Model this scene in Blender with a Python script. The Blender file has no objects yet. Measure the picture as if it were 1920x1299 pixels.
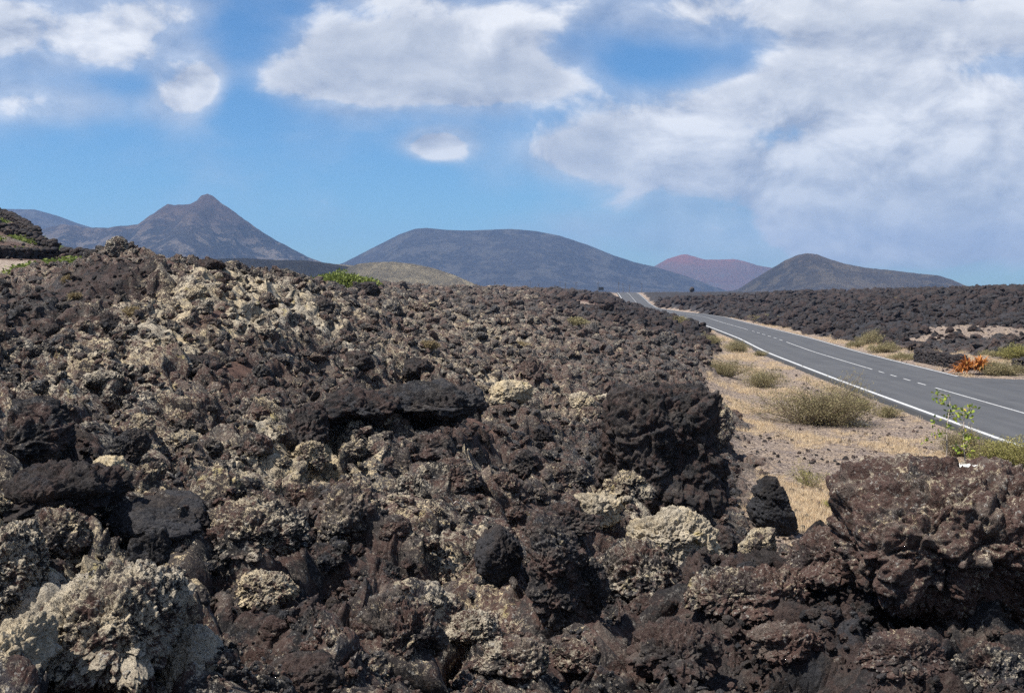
import bpy, bmesh, math, random
import numpy as np
from mathutils import Vector, Matrix

random.seed(7)
rng = np.random.default_rng(7)
R = math.radians
scene = bpy.context.scene
col = scene.collection

# ------------------------------------------------------------------ camera, sky, sun, exposure
F = 2059.0            # focal length in pixels of a 1920 x 1299 frame
HY = 543.0            # image row of eye level
EYE = 5.0             # eye height over the road
cam_d = bpy.data.cameras.new("camera")
cam = bpy.data.objects.new("camera", cam_d)
col.objects.link(cam)
cam.location = (0, 0, EYE)
PITCH = math.atan((649.5 - HY) / F)
cam.rotation_euler = (math.pi / 2 - PITCH, 0, 0)
cam_d.sensor_width = 36.0
cam_d.lens = 36.0 * F / 1920.0
cam_d.clip_start = 0.1
cam_d.clip_end = 60000
scene.camera = cam
scene.view_settings.view_transform = 'Standard'
scene.view_settings.look = 'None'
scene.view_settings.gamma = 1
scene.view_settings.exposure = 0.72
scene.cycles.max_bounces = 6
scene.cycles.use_denoising = False
scene.cycles.volume_bounces = 0
scene.cycles.transparent_max_bounces = 8

SUN_EL, SUN_AZ = R(60), R(-116)         # azimuth measured from +Y (view direction), negative = left
sund = bpy.data.lights.new("sun", 'SUN')
sun = bpy.data.objects.new("sun", sund)
col.objects.link(sun)
sund.energy = 5.0
sund.angle = R(0.53)
sund.color = (1.0, 0.95, 0.87)
sdir = Vector((math.sin(SUN_AZ) * math.cos(SUN_EL), math.cos(SUN_AZ) * math.cos(SUN_EL), math.sin(SUN_EL)))
sun.rotation_euler = sdir.to_track_quat('Z', 'Y').to_euler()

# ---- node helper
class NT:
    def __init__(s, tree):
        s.t = tree
    def n(s, typ, **kw):
        nd = s.t.nodes.new(typ)
        for k, v in kw.items():
            setattr(nd, k, v)
        return nd
    def put(s, sock, v):
        if v is None:
            return
        if isinstance(v, bpy.types.NodeSocket):
            s.t.links.new(v, sock)
        else:
            sock.default_value = v
    def m(s, op, a, b=None, c=None, clamp=False):
        nd = s.n('ShaderNodeMath', operation=op, use_clamp=clamp)
        s.put(nd.inputs[0], a); s.put(nd.inputs[1], b); s.put(nd.inputs[2], c)
        return nd.outputs[0]
    def vm(s, op, a, b=None, out=0):
        nd = s.n('ShaderNodeVectorMath', operation=op)
        s.put(nd.inputs[0], a)
        if op == 'SCALE':
            s.put(nd.inputs[3], b)
        else:
            s.put(nd.inputs[1], b)
        return nd.outputs['Value'] if op in ('DOT_PRODUCT', 'LENGTH') else nd.outputs[0]
    def noise(s, vec, scale, detail=2, rough=0.5, dist=0.0, lac=2.0):
        nd = s.n('ShaderNodeTexNoise')
        s.put(nd.inputs['Vector'], vec)
        s.put(nd.inputs['Scale'], scale); s.put(nd.inputs['Detail'], detail)
        s.put(nd.inputs['Roughness'], rough); s.put(nd.inputs['Distortion'], dist); s.put(nd.inputs['Lacunarity'], lac)
        return nd.outputs[0]
    def step(s, v, lo, hi):
        nd = s.n('ShaderNodeMapRange', interpolation_type='SMOOTHSTEP')
        s.put(nd.inputs[0], v); s.put(nd.inputs[1], lo); s.put(nd.inputs[2], hi)
        return nd.outputs[0]
    def mix(s, f, a, b):
        nd = s.n('ShaderNodeMix', data_type='RGBA')
        s.put(nd.inputs[0], f)
        s.put(nd.inputs[6], a if isinstance(a, bpy.types.NodeSocket) else (*a, 1))
        s.put(nd.inputs[7], b if isinstance(b, bpy.types.NodeSocket) else (*b, 1))
        return nd.outputs[2]
    def attr(s, name, kind='GEOMETRY'):
        return s.n('ShaderNodeAttribute', attribute_name=name, attribute_type=kind).outputs['Fac']

# ---- world: nishita sky with cloud layers by direction
world = bpy.data.worlds.new("World")
scene.world = world
world.use_nodes = True
world.node_tree.nodes.clear()
w = NT(world.node_tree)
sky = w.n('ShaderNodeTexSky', sky_type='NISHITA')
sky.sun_disc = False
sky.sun_elevation = SUN_EL
sky.sun_rotation = SUN_AZ
sky.altitude = 300
sky.air_density = 1.0
sky.dust_density = 0.25
sky.ozone_density = 3.0
bg_sky = w.n('ShaderNodeBackground')
w.put(bg_sky.inputs[1], 0.067)
tc = w.n('ShaderNodeTexCoord')
D = tc.outputs['Generated']
sx = w.n('ShaderNodeSeparateXYZ'); w.put(sx.inputs[0], D)
ay = w.m('MAXIMUM', w.m('ABSOLUTE', sx.outputs[1]), 0.05)
u_ = w.m('DIVIDE', sx.outputs[0], ay)
v_ = w.m('DIVIDE', w.m('MAXIMUM', sx.outputs[2], -0.02), ay)
# elliptical cloud banks: (u, v, ru, rv, weight) in tangents of bearing and height
def pu(px): return (px - 960) / F
def pv(py): return (HY - py) / F
banks = [
 (60, 60, 200, 85, 1.0), (230, 95, 120, 50, .7), (330, 30, 150, 50, .7), (140, 205, 190, 42, .62), (20, 190, 100, 40, .5), (350, 180, 60, 55, 1.5),
 (390, 150, 38, 45, .9),
 (640, 110, 120, 80, .8), (800, 95, 190, 90, 1.05), (930, 130, 150, 85, 1.0), (690, 180, 100, 50, .8), (520, 155, 120, 50, .7), (890, 175, 110, 40, .8), (1040, 160, 60, 35, .5),
 (820, 275, 58, 30, 2.0), (890, 320, 60, 70, .35), (640, 405, 60, 20, .25), (700, 5, 160, 22, .5),
 (1090, 290, 130, 55, 1.6), (1240, 320, 130, 75, .8), (1200, 215, 120, 75, .55), (1330, 190, 140, 70, .8), (1150, 40, 240, 65, .6),
 (1560, 110, 210, 120, 1.0), (1640, 230, 250, 120, .95), (1600, 380, 270, 85, 1.05), (1850, 250, 200, 150, .85), (1840, 50, 180, 80, .85), (1420, 430, 320, 60, .55),
 (1800, 400, 280, 100, .75), (1560, 20, 250, 60, .7), (1750, 480, 300, 50, .8), (1450, 320, 120, 60, .6), (2300, 200, 300, 180, .8), (-350, 150, 280, 130, .7), (900, -300, 1000, 200, .55),
]
holes = [(450, 190, 60, 90, .45), (440, 40, 60, 50, .3), (1260, 140, 120, 55, .6), (1040, 80, 80, 40, .35), (1850, 132, 70, 22, .35), (1390, 110, 60, 60, .4), (1340, 290, 60, 45, .3), (500, 60, 90, 60, .3)]
tot = None
for sgn, lst in ((1, banks), (-1, holes)):
    for (px, py, rx, ry, wt) in lst:
        a = w.m('DIVIDE', w.m('SUBTRACT', u_, pu(px)), rx * 0.98 / F)
        b = w.m('DIVIDE', w.m('SUBTRACT', v_, pv(py)), ry * 0.95 / F)
        r2 = w.m('ADD', w.m('MULTIPLY', a, a), w.m('MULTIPLY', b, b))
        g = w.m('MULTIPLY', w.m('EXPONENT', w.m('MULTIPLY', r2, -1.0)), wt * 1.12 * sgn)
        tot = g if tot is None else w.m('ADD', tot, g)
def cloud_noise(du, dv):
    cv = w.n('ShaderNodeCombineXYZ')
    w.put(cv.inputs[0], w.m('MULTIPLY', w.m('ADD', u_, du), 1.0)); w.put(cv.inputs[1], w.m('MULTIPLY', w.m('ADD', v_, dv), 1.55)); w.put(cv.inputs[2], 0.37)
    big = w.noise(cv.outputs[0], 12.5, 12, 0.56, 0.3)
    return big
n0 = cloud_noise(0, 0)
n1 = cloud_noise(-0.014, 0.016)           # a step towards the sun, for the lit side of the billows
tot = w.m('ADD', tot, w.m('MULTIPLY', w.step(v_, .42, .8), .22))  # extra cloud overhead, out of view, added to lift the ambient light
tot = w.m('ADD', tot, w.m('MULTIPLY', w.step(sx.outputs[1], .1, -.4), .45))  # unseen cloud behind the camera, added to brighten shaded faces
dens = w.m('ADD', tot, w.m('MULTIPLY', w.m('SUBTRACT', n0, 0.5), 2.4))
dens = w.m('SUBTRACT', dens, 0.46)
core = w.step(dens, -0.04, 0.72)
vv = w.n('ShaderNodeCombineXYZ'); w.put(vv.inputs[0], w.m('ADD', u_, 3.3)); w.put(vv.inputs[1], w.m('MULTIPLY', v_, 2.0)); w.put(vv.inputs[2], 1.7)
nv = w.noise(vv.outputs[0], 5.0, 8, 0.55, 0.2)
veil = w.step(w.m('ADD', tot, w.m('MULTIPLY', w.m('SUBTRACT', nv, 0.5), 2.4)), -0.12, 0.95)
mask = w.m('MAXIMUM', core, w.m("MULTIPLY", veil, 0.60))
thick = w.step(dens, 0.25, 1.2)
lit = w.m('ADD', w.m('MULTIPLY', w.m("SUBTRACT", n0, n1), 3.0), 0.62, clamp=True)
wv = w.n('ShaderNodeCombineXYZ'); w.put(wv.inputs[0], u_); w.put(wv.inputs[1], w.m('MULTIPLY', v_, 2.2)); w.put(wv.inputs[2], 4.1)
n2 = w.noise(wv.outputs[0], 4.5, 6, 0.55)
cc = w.mix(w.m('MULTIPLY', lit, w.m('ADD', w.m('MULTIPLY', core, .45), .55)), (0.36, 0.41, 0.52), (0.93, 0.94, 0.96))
cc = w.mix(w.m('MULTIPLY', w.step(n2, 0.40, 0.64), w.m('MULTIPLY', thick, 0.62)), cc, (0.44, 0.49, 0.58))
low = w.step(v_, 0.20, 0.02)
cc = w.mix(w.m('MULTIPLY', low, 0.55), cc, (0.35, 0.43, 0.56))
# sky colour: a touch deeper and more saturated than the model gives
gr = w.n('ShaderNodeMix', data_type='RGBA', blend_type='MULTIPLY'); gr.inputs[0].default_value = 1; w.put(gr.inputs[6], sky.outputs[0]); gr.inputs[7].default_value = (.50, .84, 1.10, 1)
w.put(bg_sky.inputs[0], gr.outputs[2])
bg_c = w.n('ShaderNodeBackground'); w.put(bg_c.inputs[0], cc); w.put(bg_c.inputs[1], 0.66)
up = w.step(sx.outputs[2], -0.005, 0.03)
ms = w.n('ShaderNodeMixShader')
w.put(ms.inputs[0], w.m('MULTIPLY', w.m('MULTIPLY', mask, up), 0.93)); w.put(ms.inputs[1], bg_sky.outputs[0]); w.put(ms.inputs[2], bg_c.outputs[0])
wo = w.n('ShaderNodeOutputWorld'); w.put(wo.inputs[0], ms.outputs[0])
world.cycles.sampling_method = 'MANUAL'
world.cycles.sample_map_resolution = 512

# ------------------------------------------------------------------ numpy noise
_p = np.random.default_rng(11).permutation(256).astype(np.int32)
PERM = np.concatenate([_p, _p, _p])
_g = np.random.default_rng(12).normal(size=(256, 3)); _g /= np.linalg.norm(_g, axis=1)[:, None]
GRAD = _g.astype(np.float32)
def perlin(x, y, z):
    x = np.asarray(x, np.float32); y = np.asarray(y, np.float32); z = np.asarray(z, np.float32)
    x, y, z = np.broadcast_arrays(x, y, z)
    xi = np.floor(x).astype(np.int32); yi = np.floor(y).astype(np.int32); zi = np.floor(z).astype(np.int32)
    fx = x - xi; fy = y - yi; fz = z - zi
    ux = fx * fx * fx * (fx * (fx * 6 - 15) + 10); uy = fy * fy * fy * (fy * (fy * 6 - 15) + 10); uz = fz * fz * fz * (fz * (fz * 6 - 15) + 10)
    xi &= 255; yi &= 255; zi &= 255
    def c(dx, dy, dz):
        h = PERM[PERM[PERM[xi + dx] + yi + dy] + zi + dz]
        g = GRAD[h]
        return g[..., 0] * (fx - dx) + g[..., 1] * (fy - dy) + g[..., 2] * (fz - dz)
    a = c(0, 0, 0); a += (c(1, 0, 0) - a) * ux
    b = c(0, 1, 0); b += (c(1, 1, 0) - b) * ux
    a += (b - a) * uy
    b = c(0, 0, 1); b += (c(1, 0, 1) - b) * ux
    d = c(0, 1, 1); d += (c(1, 1, 1) - d) * ux
    b += (d - b) * uy
    return (a + (b - a) * uz) * 1.6
def fbm(x, y, z, octv=4, gain=0.5):
    s = 0; a = 1; t = 0
    for i in range(octv):
        s = s + a * perlin(x * 2 ** i + 17.3 * i, y * 2 ** i - 9.1 * i, z * 2 ** i + 3.7 * i)
        t += a; a *= gain
    return s / t
def hash2(ix, iy, k):
    h = PERM[(PERM[(PERM[ix & 255] + iy) & 255] + k * 37) & 255]
    return h.astype(np.float32) / 255.0
def worley2(x, y, k=0):
    """F1, F2 and the nearest cell's random number"""
    x = np.asarray(x, np.float32); y = np.asarray(y, np.float32)
    xi = np.floor(x).astype(np.int32); yi = np.floor(y).astype(np.int32)
    f1 = np.full(x.shape, 9, np.float32); f2 = f1.copy(); r = np.zeros(x.shape, np.float32); ox = np.zeros(x.shape, np.float32); oy = np.zeros(x.shape, np.float32)
    for dx in (-1, 0, 1):
        for dy in (-1, 0, 1):
            cx = xi + dx; cy = yi + dy
            px = cx + hash2(cx, cy, k + 1); py = cy + hash2(cx, cy, k + 2)
            d = (px - x) ** 2 + (py - y) ** 2
            near = d < f1
            f2 = np.where(near, f1, np.minimum(f2, d))
            r = np.where(near, hash2(cx, cy, k + 3), r); ox = np.where(near, x - px, ox); oy = np.where(near, y - py, oy)
            f1 = np.where(near, d, f1)
    return np.sqrt(f1), np.sqrt(f2), r, ox, oy
def worley3(x, y, z, k=0):
    xi = np.floor(x).astype(np.int32); yi = np.floor(y).astype(np.int32); zi = np.floor(z).astype(np.int32)
    f1 = np.full(x.shape, 9, np.float32); f2 = f1.copy(); r = np.zeros(x.shape, np.float32)
    for dx in (-1, 0, 1):
        for dy in (-1, 0, 1):
            for dz in (-1, 0, 1):
                cx = xi + dx; cy = yi + dy; cz = (zi + dz) * 7
                h = lambda q: hash2(cx + PERM[(cz + q) & 255], cy, k + q)
                d = (cx + h(1) - x) ** 2 + (cy + h(2) - y) ** 2 + (zi + dz + h(3) - z) ** 2
                near = d < f1
                f2 = np.where(near, f1, np.minimum(f2, d))
                r = np.where(near, h(4), r); f1 = np.where(near, d, f1)
    return np.sqrt(f1), r, np.sqrt(f2)
def sstep(a, b, x):
    t = np.clip((x - a) / (b - a), 0, 1)
    return t * t * (3 - 2 * t)

# ------------------------------------------------------------------ base relief
CP = np.array([-700, -200, 0, 100, 200, 300, 400, 500, 600, 750, 900, 1050, 1140, 1200, 1300, 1400, 1500, 1700, 1920, 2600.])
DP = np.array([1, 3, 5, 8, 12, 16, 20, 26, 32, 40, 50, 65, 85, 110, 150, 200, 300, 400, 600.])
ZT = np.array([
 [3.3, 3.4, 3.5, 3.7, 4.0, 4.5, 5.0, 5.5, 6.0, 6.5, 7.0, 9.0, 12, 15, 18, 19, 18, 14, 5],
 [3.2, 3.3, 3.4, 3.6, 3.9, 4.3, 4.7, 5.1, 5.4, 5.7, 6.3, 8.6, 12, 15, 16, 15, 12, 8, 4],
 [3.1, 3.2, 3.3, 3.4, 3.6, 4.0, 4.35, 4.6, 4.65, 4.9, 5.6, 7.3, 9.8, 12.4, 12.5, 10, 7, 5, 3],
 [3.1, 3.2, 3.3, 3.3, 3.5, 3.9, 4.4, 4.85, 5.1, 5.35, 6.05, 6.8, 8.1, 9.3, 8.4, 7, 5, 4, 3],
 [3.1, 3.2, 3.3, 3.2, 3.3, 3.8, 4.4, 5.3, 5.95, 6.0, 6.2, 6.8, 7.0, 6.4, 5.4, 4.6, 4.2, 4, 3],
 [3.1, 3.2, 3.2, 3.1, 3.1, 3.6, 4.2, 5.2, 5.9, 5.75, 5.5, 5.3, 5.1, 5.0, 4.8, 4.5, 4.2, 4, 3],
 [3.1, 3.2, 3.15, 3.0, 3.0, 3.4, 3.95, 4.9, 5.55, 5.4, 5.2, 5.0, 4.9, 4.8, 4.6, 4.5, 4.2, 4, 3],
 [3.1, 3.2, 3.1, 2.95, 2.9, 3.1, 3.5, 4.3, 5.0, 5.3, 5.2, 5.1, 5.0, 4.8, 4.6, 4.5, 4.2, 4, 3],
 [3.1, 3.2, 3.1, 2.9, 2.8, 2.8, 3.0, 3.5, 4.1, 4.7, 5.05, 5.2, 5.1, 4.9, 4.7, 4.6, 4.4, 4, 3],
 [3.1, 3.2, 3.1, 2.9, 2.7, 2.6, 2.6, 2.8, 3.1, 3.5, 4.0, 4.6, 5.0, 5.1, 4.95, 4.8, 4.5, 4, 3],
 [3.1, 3.2, 3.1, 2.9, 2.6, 2.45, 2.35, 2.3, 2.4, 2.6, 2.9, 3.3, 3.8, 4.3, 4.7, 4.9, 4.85, 4.4, 3],
 [3.1, 3.1, 3.0, 2.75, 2.3, 2.0, 1.8, 1.7, 1.8, 2.0, 2.3, 2.7, 3.2, 3.6, 4.1, 4.4, 4.7, 4.5, 3],
 [3.1, 3.1, 3.0, 2.65, 2.1, 1.7, 1.5, 1.4, 1.45, 1.6, 1.8, 2.1, 2.5, 2.7, 2.9, 2.7, 3.4, 4.4, 3],
 [3.1, 3.1, 3.0, 2.65, 2.0, 1.5, 1.3, 1.2, 1.25, 1.35, 1.5, 1.7, 1.9, 1.9, 1.7, .8, .9, 4.3, 3],
 [3.1, 3.1, 3.0, 2.75, 1.7, 1.2, 1.0, .9, .9, .9, 1.0, 1.1, 1.1, 1.0, .7, .4, 2.2, 4.4, 3],
 [3.1, 3.1, 2.95, 2.72, 1.3, .65, .5, .3, .2, .1, 0, 0, 0, 0, .1, .3, 3.0, 4.4, 3],
 [3.1, 3.1, 2.95, 2.7, 1.1, .55, .4, .2, .1, 0, 0, 0, 0, 0.05, .6, 2.0, 4.1, 4.4, 3],
 [3.1, 3.1, 3.2, 2.9, 1.2, .5, .3, .1, 0, 0, 0, 0, .3, 1.3, 3.0, 4.2, 4.8, 4.5, 3],
 [3.1, 3.1, 3.2, 2.8, 1.1, .4, .2, 0, 0, 0, 0, 0, .7, 2.0, 4.4, 5.2, 5.5, 5, 3],
 [3.1, 3.1, 3.0, 2.4, 1.0, .3, .2, 0, 0, 0, 0, .5, 1.5, 3, 5, 6, 6, 5.5, 3],
])
_uf = np.linspace((-700 - 960) / F, (2600 - 960) / F, 330)
_lf = np.linspace(0, np.log(600), 300)
_tmp = np.array([np.interp(_lf, np.log(DP), r) for r in ZT])
_dense = np.array([np.interp(_uf, (CP - 960) / F, _tmp[:, j]) for j in range(len(_lf))]).T
def blur(a, k, ax):
    ker = np.exp(-np.linspace(-2, 2, 2 * k + 1) ** 2); ker /= ker.sum()
    pad = [(0, 0), (0, 0)]; pad[ax] = (k, k)
    b = np.pad(a, pad, mode='edge')
    return np.apply_along_axis(lambda r: np.convolve(r, ker, mode='valid'), ax, b)
_dense = blur(blur(_dense, 7, 0), 5, 1)
def bil(tab, fi, fj):
    fi = np.clip(fi, 0, tab.shape[0] - 1.001); fj = np.clip(fj, 0, tab.shape[1] - 1.001)
    i = fi.astype(int); j = fj.astype(int); a = fi - i; b = fj - j
    return (tab[i, j] * (1 - a) * (1 - b) + tab[i + 1, j] * a * (1 - b) + tab[i, j + 1] * (1 - a) * b + tab[i + 1, j + 1] * a * b)
def base_z(x, y):
    yy = np.maximum(y, 1.0)
    u = x / yy
    return bil(_dense, (u - _uf[0]) / (_uf[1] - _uf[0]), (np.log(yy) - _lf[0]) / (_lf[1] - _lf[0]))

# road centre line: y, x, z
RD = np.array([[-5, 18.6, 0], [20, 19.2, 0], [30, 19.6, 0], [40, 20.3, 0], [62, 21.9, 0], [88, 24.1, 0], [112, 27.0, 0], [140, 29.6, 0], [166, 31.8, 0], [198, 34.8, .05], [225, 35.9, .0], [250, 35.8, -.1], [290, 34.6, .15], [320, 36.4, .9], [360, 39.6, 2.1], [400, 42.6, 3.35], [430, 45, 3.75], [480, 49, 3.6], [620, 60, 2.5]])
_ry = np.arange(-5, 600, 1.0)
_rx = blur(np.interp(_ry, RD[:, 0], RD[:, 1])[None, :], 12, 1)[0]
_rz = blur(np.interp(_ry, RD[:, 0], RD[:, 2])[None, :], 10, 1)[0]
def road_x(y): return np.interp(y, _ry, _rx)
def road_z(y): return np.interp(y, _ry, _rz)
HALF = 3.9
# edge of the lava left of the road, and right of it
LE = np.array([[0, 14], [13, 13], [14.5, 8.0], [16, 4.2], [20, 4.1], [25, 5.2], [30, 6.4], [38, 7.7], [45, 8.0], [60, 11.0], [70, 13.0], [100, 18.6], [140, 24], [175, 27.5], [210, 30.8], [250, 31], [330, 31.5], [600, 50]])
RE = np.array([[0, 90], [50, 80], [62, 40], [75, 33.5], [90, 32.5], [112, 33.2], [150, 36.5], [200, 40], [250, 41.5], [300, 40], [400, 48], [600, 66]])

def base_full(x, y):
    """relief without stones: table, then the road bed and its verges"""
    z = base_z(x, y)
    rx = road_x(y); rz = road_z(y)
    d = np.abs(x - rx)
    wdt = np.interp(y, [0, 200, 300, 400], [9, 7, 3.5, 3.0])
    t = sstep(HALF + 0.5, HALF + 0.5 + wdt, d) * sstep(14, 11, y) + sstep(HALF + 0.5, HALF + 0.5 + wdt, d) * (1 - sstep(14, 11, y))
    near = sstep(16, 20, y)           # the mound by the camera does not reach down to the road's level
    t = 1 - (1 - t) * near
    # side road apron on the right
    ap = sstep(0, 4, x - rx) * sstep(64.5, 61, y) * near * sstep(80, 60, x)
    t = t * (1 - ap)
    return z * t + (rz - 0.13) * (1 - t)

def verge_mask(x, y):
    """0 on lava, 1 on soil and dry grass"""
    wob = perlin(x * .35, y * .35, 3.3) * 1.2 + perlin(x * 1.3, y * 1.3, 1.3) * .45
    le = np.interp(y, LE[:, 0], LE[:, 1]); re = np.interp(y, RE[:, 0], RE[:, 1])
    k = np.interp(y, [0, 100, 300], [1, 1, .6])
    return sstep(-.5, .5, (x - le) + wob * k) * sstep(.5, -.5, (x - re) + wob * k)

def to_px(x, y, z): return 960 + x / y * F, HY + (EYE - z) / y * F
# ground point under an image position (base relief)
_march = np.exp(np.linspace(np.log(2.5), np.log(520), 2600))
def ground(px, py, ymin=2.5):
    u = (px - 960) / F
    ys = _march[_march >= ymin]
    z = base_full(u * ys, ys)
    row = HY + (EYE - z) / ys * F
    hit = np.where(row <= py)[0]
    k = hit[0] if len(hit) else int(np.argmin(row))
    return float(u * ys[k]), float(ys[k]), float(z[k])

# zones of crust: (px, py, rx, ry, strength) placed on the relief
def zone_list(lst):
    out = []
    for (px, py, rx, ry, s) in lst:
        x, y, z = ground(px, py)
        y0 = ground(px, py + ry)[1]; y1 = ground(px, max(py - ry, 552 if px > 700 else 505))[1]
        out.append((x, y, rx * y / F, max((y1 - y0) / 2, .3), s))
    return out
LICH = zone_list([(450, 560, 110, 60, .95), (480, 620, 60, 45, .9), (560, 600, 60, 50, .6), (640, 580, 70, 30, .4), (300, 650, 60, 45, .75), (380, 690, 50, 25, .7), (200, 690, 120, 50, .35),
  (120, 780, 160, 70, .4), (200, 890, 60, 30, .8), (560, 880, 120, 50, .65), (300, 840, 120, 40, .35), (760, 960, 90, 50, .45), (860, 1050, 60, 60, .6), (1150, 965, 120, 35, .85), (1270, 1000, 90, 35, .9),
  (1200, 1060, 100, 50, .45), (1090, 770, 90, 40, .5), (950, 730, 70, 25, .6), (760, 690, 130, 40, .35), (900, 620, 160, 30, .3), (180, 1210, 190, 110, .95), (40, 1100, 80, 80, .7), (380, 1030, 120, 50, .35),
  (870, 1180, 80, 40, .55), (700, 850, 150, 30, .3), (560, 760, 120, 40, .2), (1420, 1020, 60, 30, .5), (650, 720, 60, 30, .4), (1850, 620, 90, 22, .5), (1000, 560, 60, 8, .3), (1110, 780, 70, 30, .4), (1330, 1110, 80, 40, .3)])
BARE = zone_list([(200, 540, 220, 50, 1.0), (100, 600, 120, 40, .6), (760, 800, 240, 50, .7), (900, 860, 120, 25, .5), (60, 930, 150, 70, 1), (1500, 1180, 330, 130, .95), (1250, 870, 140, 70, .9), (330, 1170, 90, 60, .6), (600, 1100, 120, 40, .5), (440, 700, 40, 50, .4), (520, 1230, 160, 60, .9), (640, 1090, 120, 50, .6)])
def zones(x, y, lst):
    s = np.zeros(np.shape(x), np.float32)
    for (cx, cy, rx, ry, k) in lst:
        s = np.maximum(s, k * np.exp(-((x - cx) / rx) ** 2 - ((y - cy) / ry) ** 2))
    return s
SOIL = zone_list([(900, 617, 110, 5, 1.0), (1100, 566, 70, 6, .9), (270, 510, 110, 30, .9), (400, 610, 40, 40, .7), (480, 680, 60, 22, .8), (880, 825, 60, 16, .8), (700, 640, 30, 6, .4), (440, 700, 60, 20, .7), (1170, 618, 100, 6, .5)])
PALE = [(-25.5, 54, 5.0, 4.5, 1.0), (-28, 50, 5, 4, .9)]

# ------------------------------------------------------------------ terrain mesh
def make_axis():
    a = np.arange(-0.505, 0.505, 0.00098)
    l = -0.505 - np.cumsum(np.full(60, .004)); r = 0.505 + np.cumsum(np.full(60, .004))
    return np.concatenate([l[::-1], a, r]).astype(np.float64)
US = make_axis()
ys_ = [1.2]
while ys_[-1] < 600:
    y = ys_[-1]
    ys_.append(y * (1 + np.interp(y, [1, 3, 5, 12, 40, 120, 300], [.02, .008, .0042, .0038, .0048, .006, .012])))
YS = np.array(ys_)
UU, YY = np.meshgrid(US, YS)
XX = UU * YY
SP = np.maximum(np.gradient(YS)[:, None] * .8, 0.00098 * YY)

def rough(x, y, sp):
    """height of the clinker over the base relief"""
    wx = perlin(x * .9, y * .9, 1.7) * .35 + perlin(x * 3.1, y * 3.1, 5.2) * .12
    wy = perlin(x * .9, y * .9, 8.7) * .35 + perlin(x * 3.1, y * 3.1, 2.2) * .12
    h = fbm(x * .16, y * .16, 9.1, 3) * .55
    h += (0.32 - np.abs(perlin(x * .42 + 4, y * .42, 2.9))) * .35
    patch = .65 + .6 * fbm(x * .22, y * .22, 31.1, 2)
    for i, (lam, amp) in enumerate(((2.3, .24), (1.15, .26), (.56, .27), (.27, .27), (.13, .26), (.065, .24))):
        fade = np.clip((lam / (sp * 2.2)) - .6, 0, 1)
        if float(fade.max()) <= 0:
            continue
        c, s = math.cos(i * 1.1), math.sin(i * 1.1)
        X = (x * c - y * s + wx * min(1, lam * 1.2)) / lam; Y = (x * s + y * c + wy * min(1, lam * 1.2)) / lam
        f1, f2, r, ox, oy = worley2(X, Y, i * 5)
        dome = np.sqrt(np.clip(1 - (f1 / .72) ** 2, 0, 1)) * (.25 + .95 * r)
        crev = -np.clip(1 - (f2 - f1) / .16, 0, 1) * .35
        ga = r * 41.0
        slab = (.15 + .8 * r + (ox * np.cos(ga) + oy * np.sin(ga)) * 1.5) * np.clip((f2 - f1) / .22, 0, 1)
        h += lam * amp * (.42 * dome + .62 * slab + crev) * fade * patch
    h += fbm(x * 9, y * 9, 3.1, 2) * .02 * np.clip(.11 / (sp * 2.2) - .6, 0, 1)
    h += np.clip((.25 - np.abs(perlin(x * 1.9, y * 1.9, 6.6))) * .45, -.1, .2) * np.clip(.5 / (sp * 2.2) - .6, 0, 1)
    return h - .15

def chunked(fn, *arrs, n=8):
    return np.concatenate([fn(*[a[i] for a in arrs]) for i in np.array_split(np.arange(arrs[0].shape[0]), n)], 0)
ZB = base_full(XX, YY)
VM = verge_mask(XX, YY)
TAN = sstep(.3, .6, zones(XX, YY, zone_list([(1830, 620, 100, 14, 1), (1080, 566, 60, 5, .9), (1750, 632, 60, 8, .8)])) + fbm(XX * .4, YY * .25, 6.6, 3) * .3)
RH = chunked(rough, XX, YY, SP)
SO = zones(XX, YY, SOIL); PA = zones(XX, YY, PALE)
SO = sstep(.35, .65, SO + fbm(XX * .7, YY * .7, 4.4, 3) * .25)
PA = sstep(.35, .6, PA + fbm(XX * .3, YY * .3, 4.9, 3) * .2)
LI = zones(XX, YY, LICH); BA = zones(XX, YY, BARE)
# heights of large rock masses that are part of the flow
MASS = []
def mass(px, py, rx_m, ry_m, h, rot=0.0):
    x, y, z = ground(px, py); MASS.append((x, y, rx_m, ry_m, h, rot))
mass(760, 800, 2.2, 1.0, .45); mass(560, 800, 1.6, .8, .2); mass(70, 930, 1.2, .9, .35); mass(640, 1040, .9, .7, .12); mass(1500, 1200, 1.6, 1.0, .12)
mass(450, 590, 2.6, 2.5, .5); mass(380, 520, 1.3, 1.3, .35); mass(1300, 620, 6, 8, .5); mass(1320, 700, 2.5, 4, .5)
MH = np.zeros_like(XX)
for (cx, cy, rx, ry, h, rot) in MASS:
    MH += h * np.exp(-((XX - cx) / rx) ** 2 - ((YY - cy) / ry) ** 2)
far_gain = np.interp(YY, [0, 20, 60, 150, 300, 450], [.9, .95, .85, .85, .9, .5])
cinder = zones(XX, YY, zone_list([(200, 540, 230, 40, 1)]))
# the crest of the far plain stays low over the cut of the road
LAV = (1 - VM) * (1 - .5 * TAN) * (1 - .8 * SO) * (1 - .9 * PA) * (1 - .55 * cinder)
# calm terraces on the hill at the left
TER = sstep(.9, .4, (UU - (-0.355)) / .1) * sstep(44, 50, YY) * sstep(150, 105, YY)
LAV *= (1 - .88 * TER)
fine = fbm(XX * 1.1, YY * 1.1, 7.7, 3) * .06 + np.clip(fbm(XX * 7, YY * 7, 7.9, 2), 0, 1) * .035 * np.clip(.3 / SP - 1, 0, 1)
dr = np.abs(XX - road_x(YY))
fine *= sstep(HALF + .2, HALF + 1.5, dr)
_sel = (LAV > .7) & (YY < 45) & (YY > 4)
RH = RH - float(RH[_sel].mean())
ZZ = ZB + MH * (1 - VM) + RH * LAV * far_gain + fine * (1 - LAV) 
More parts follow.
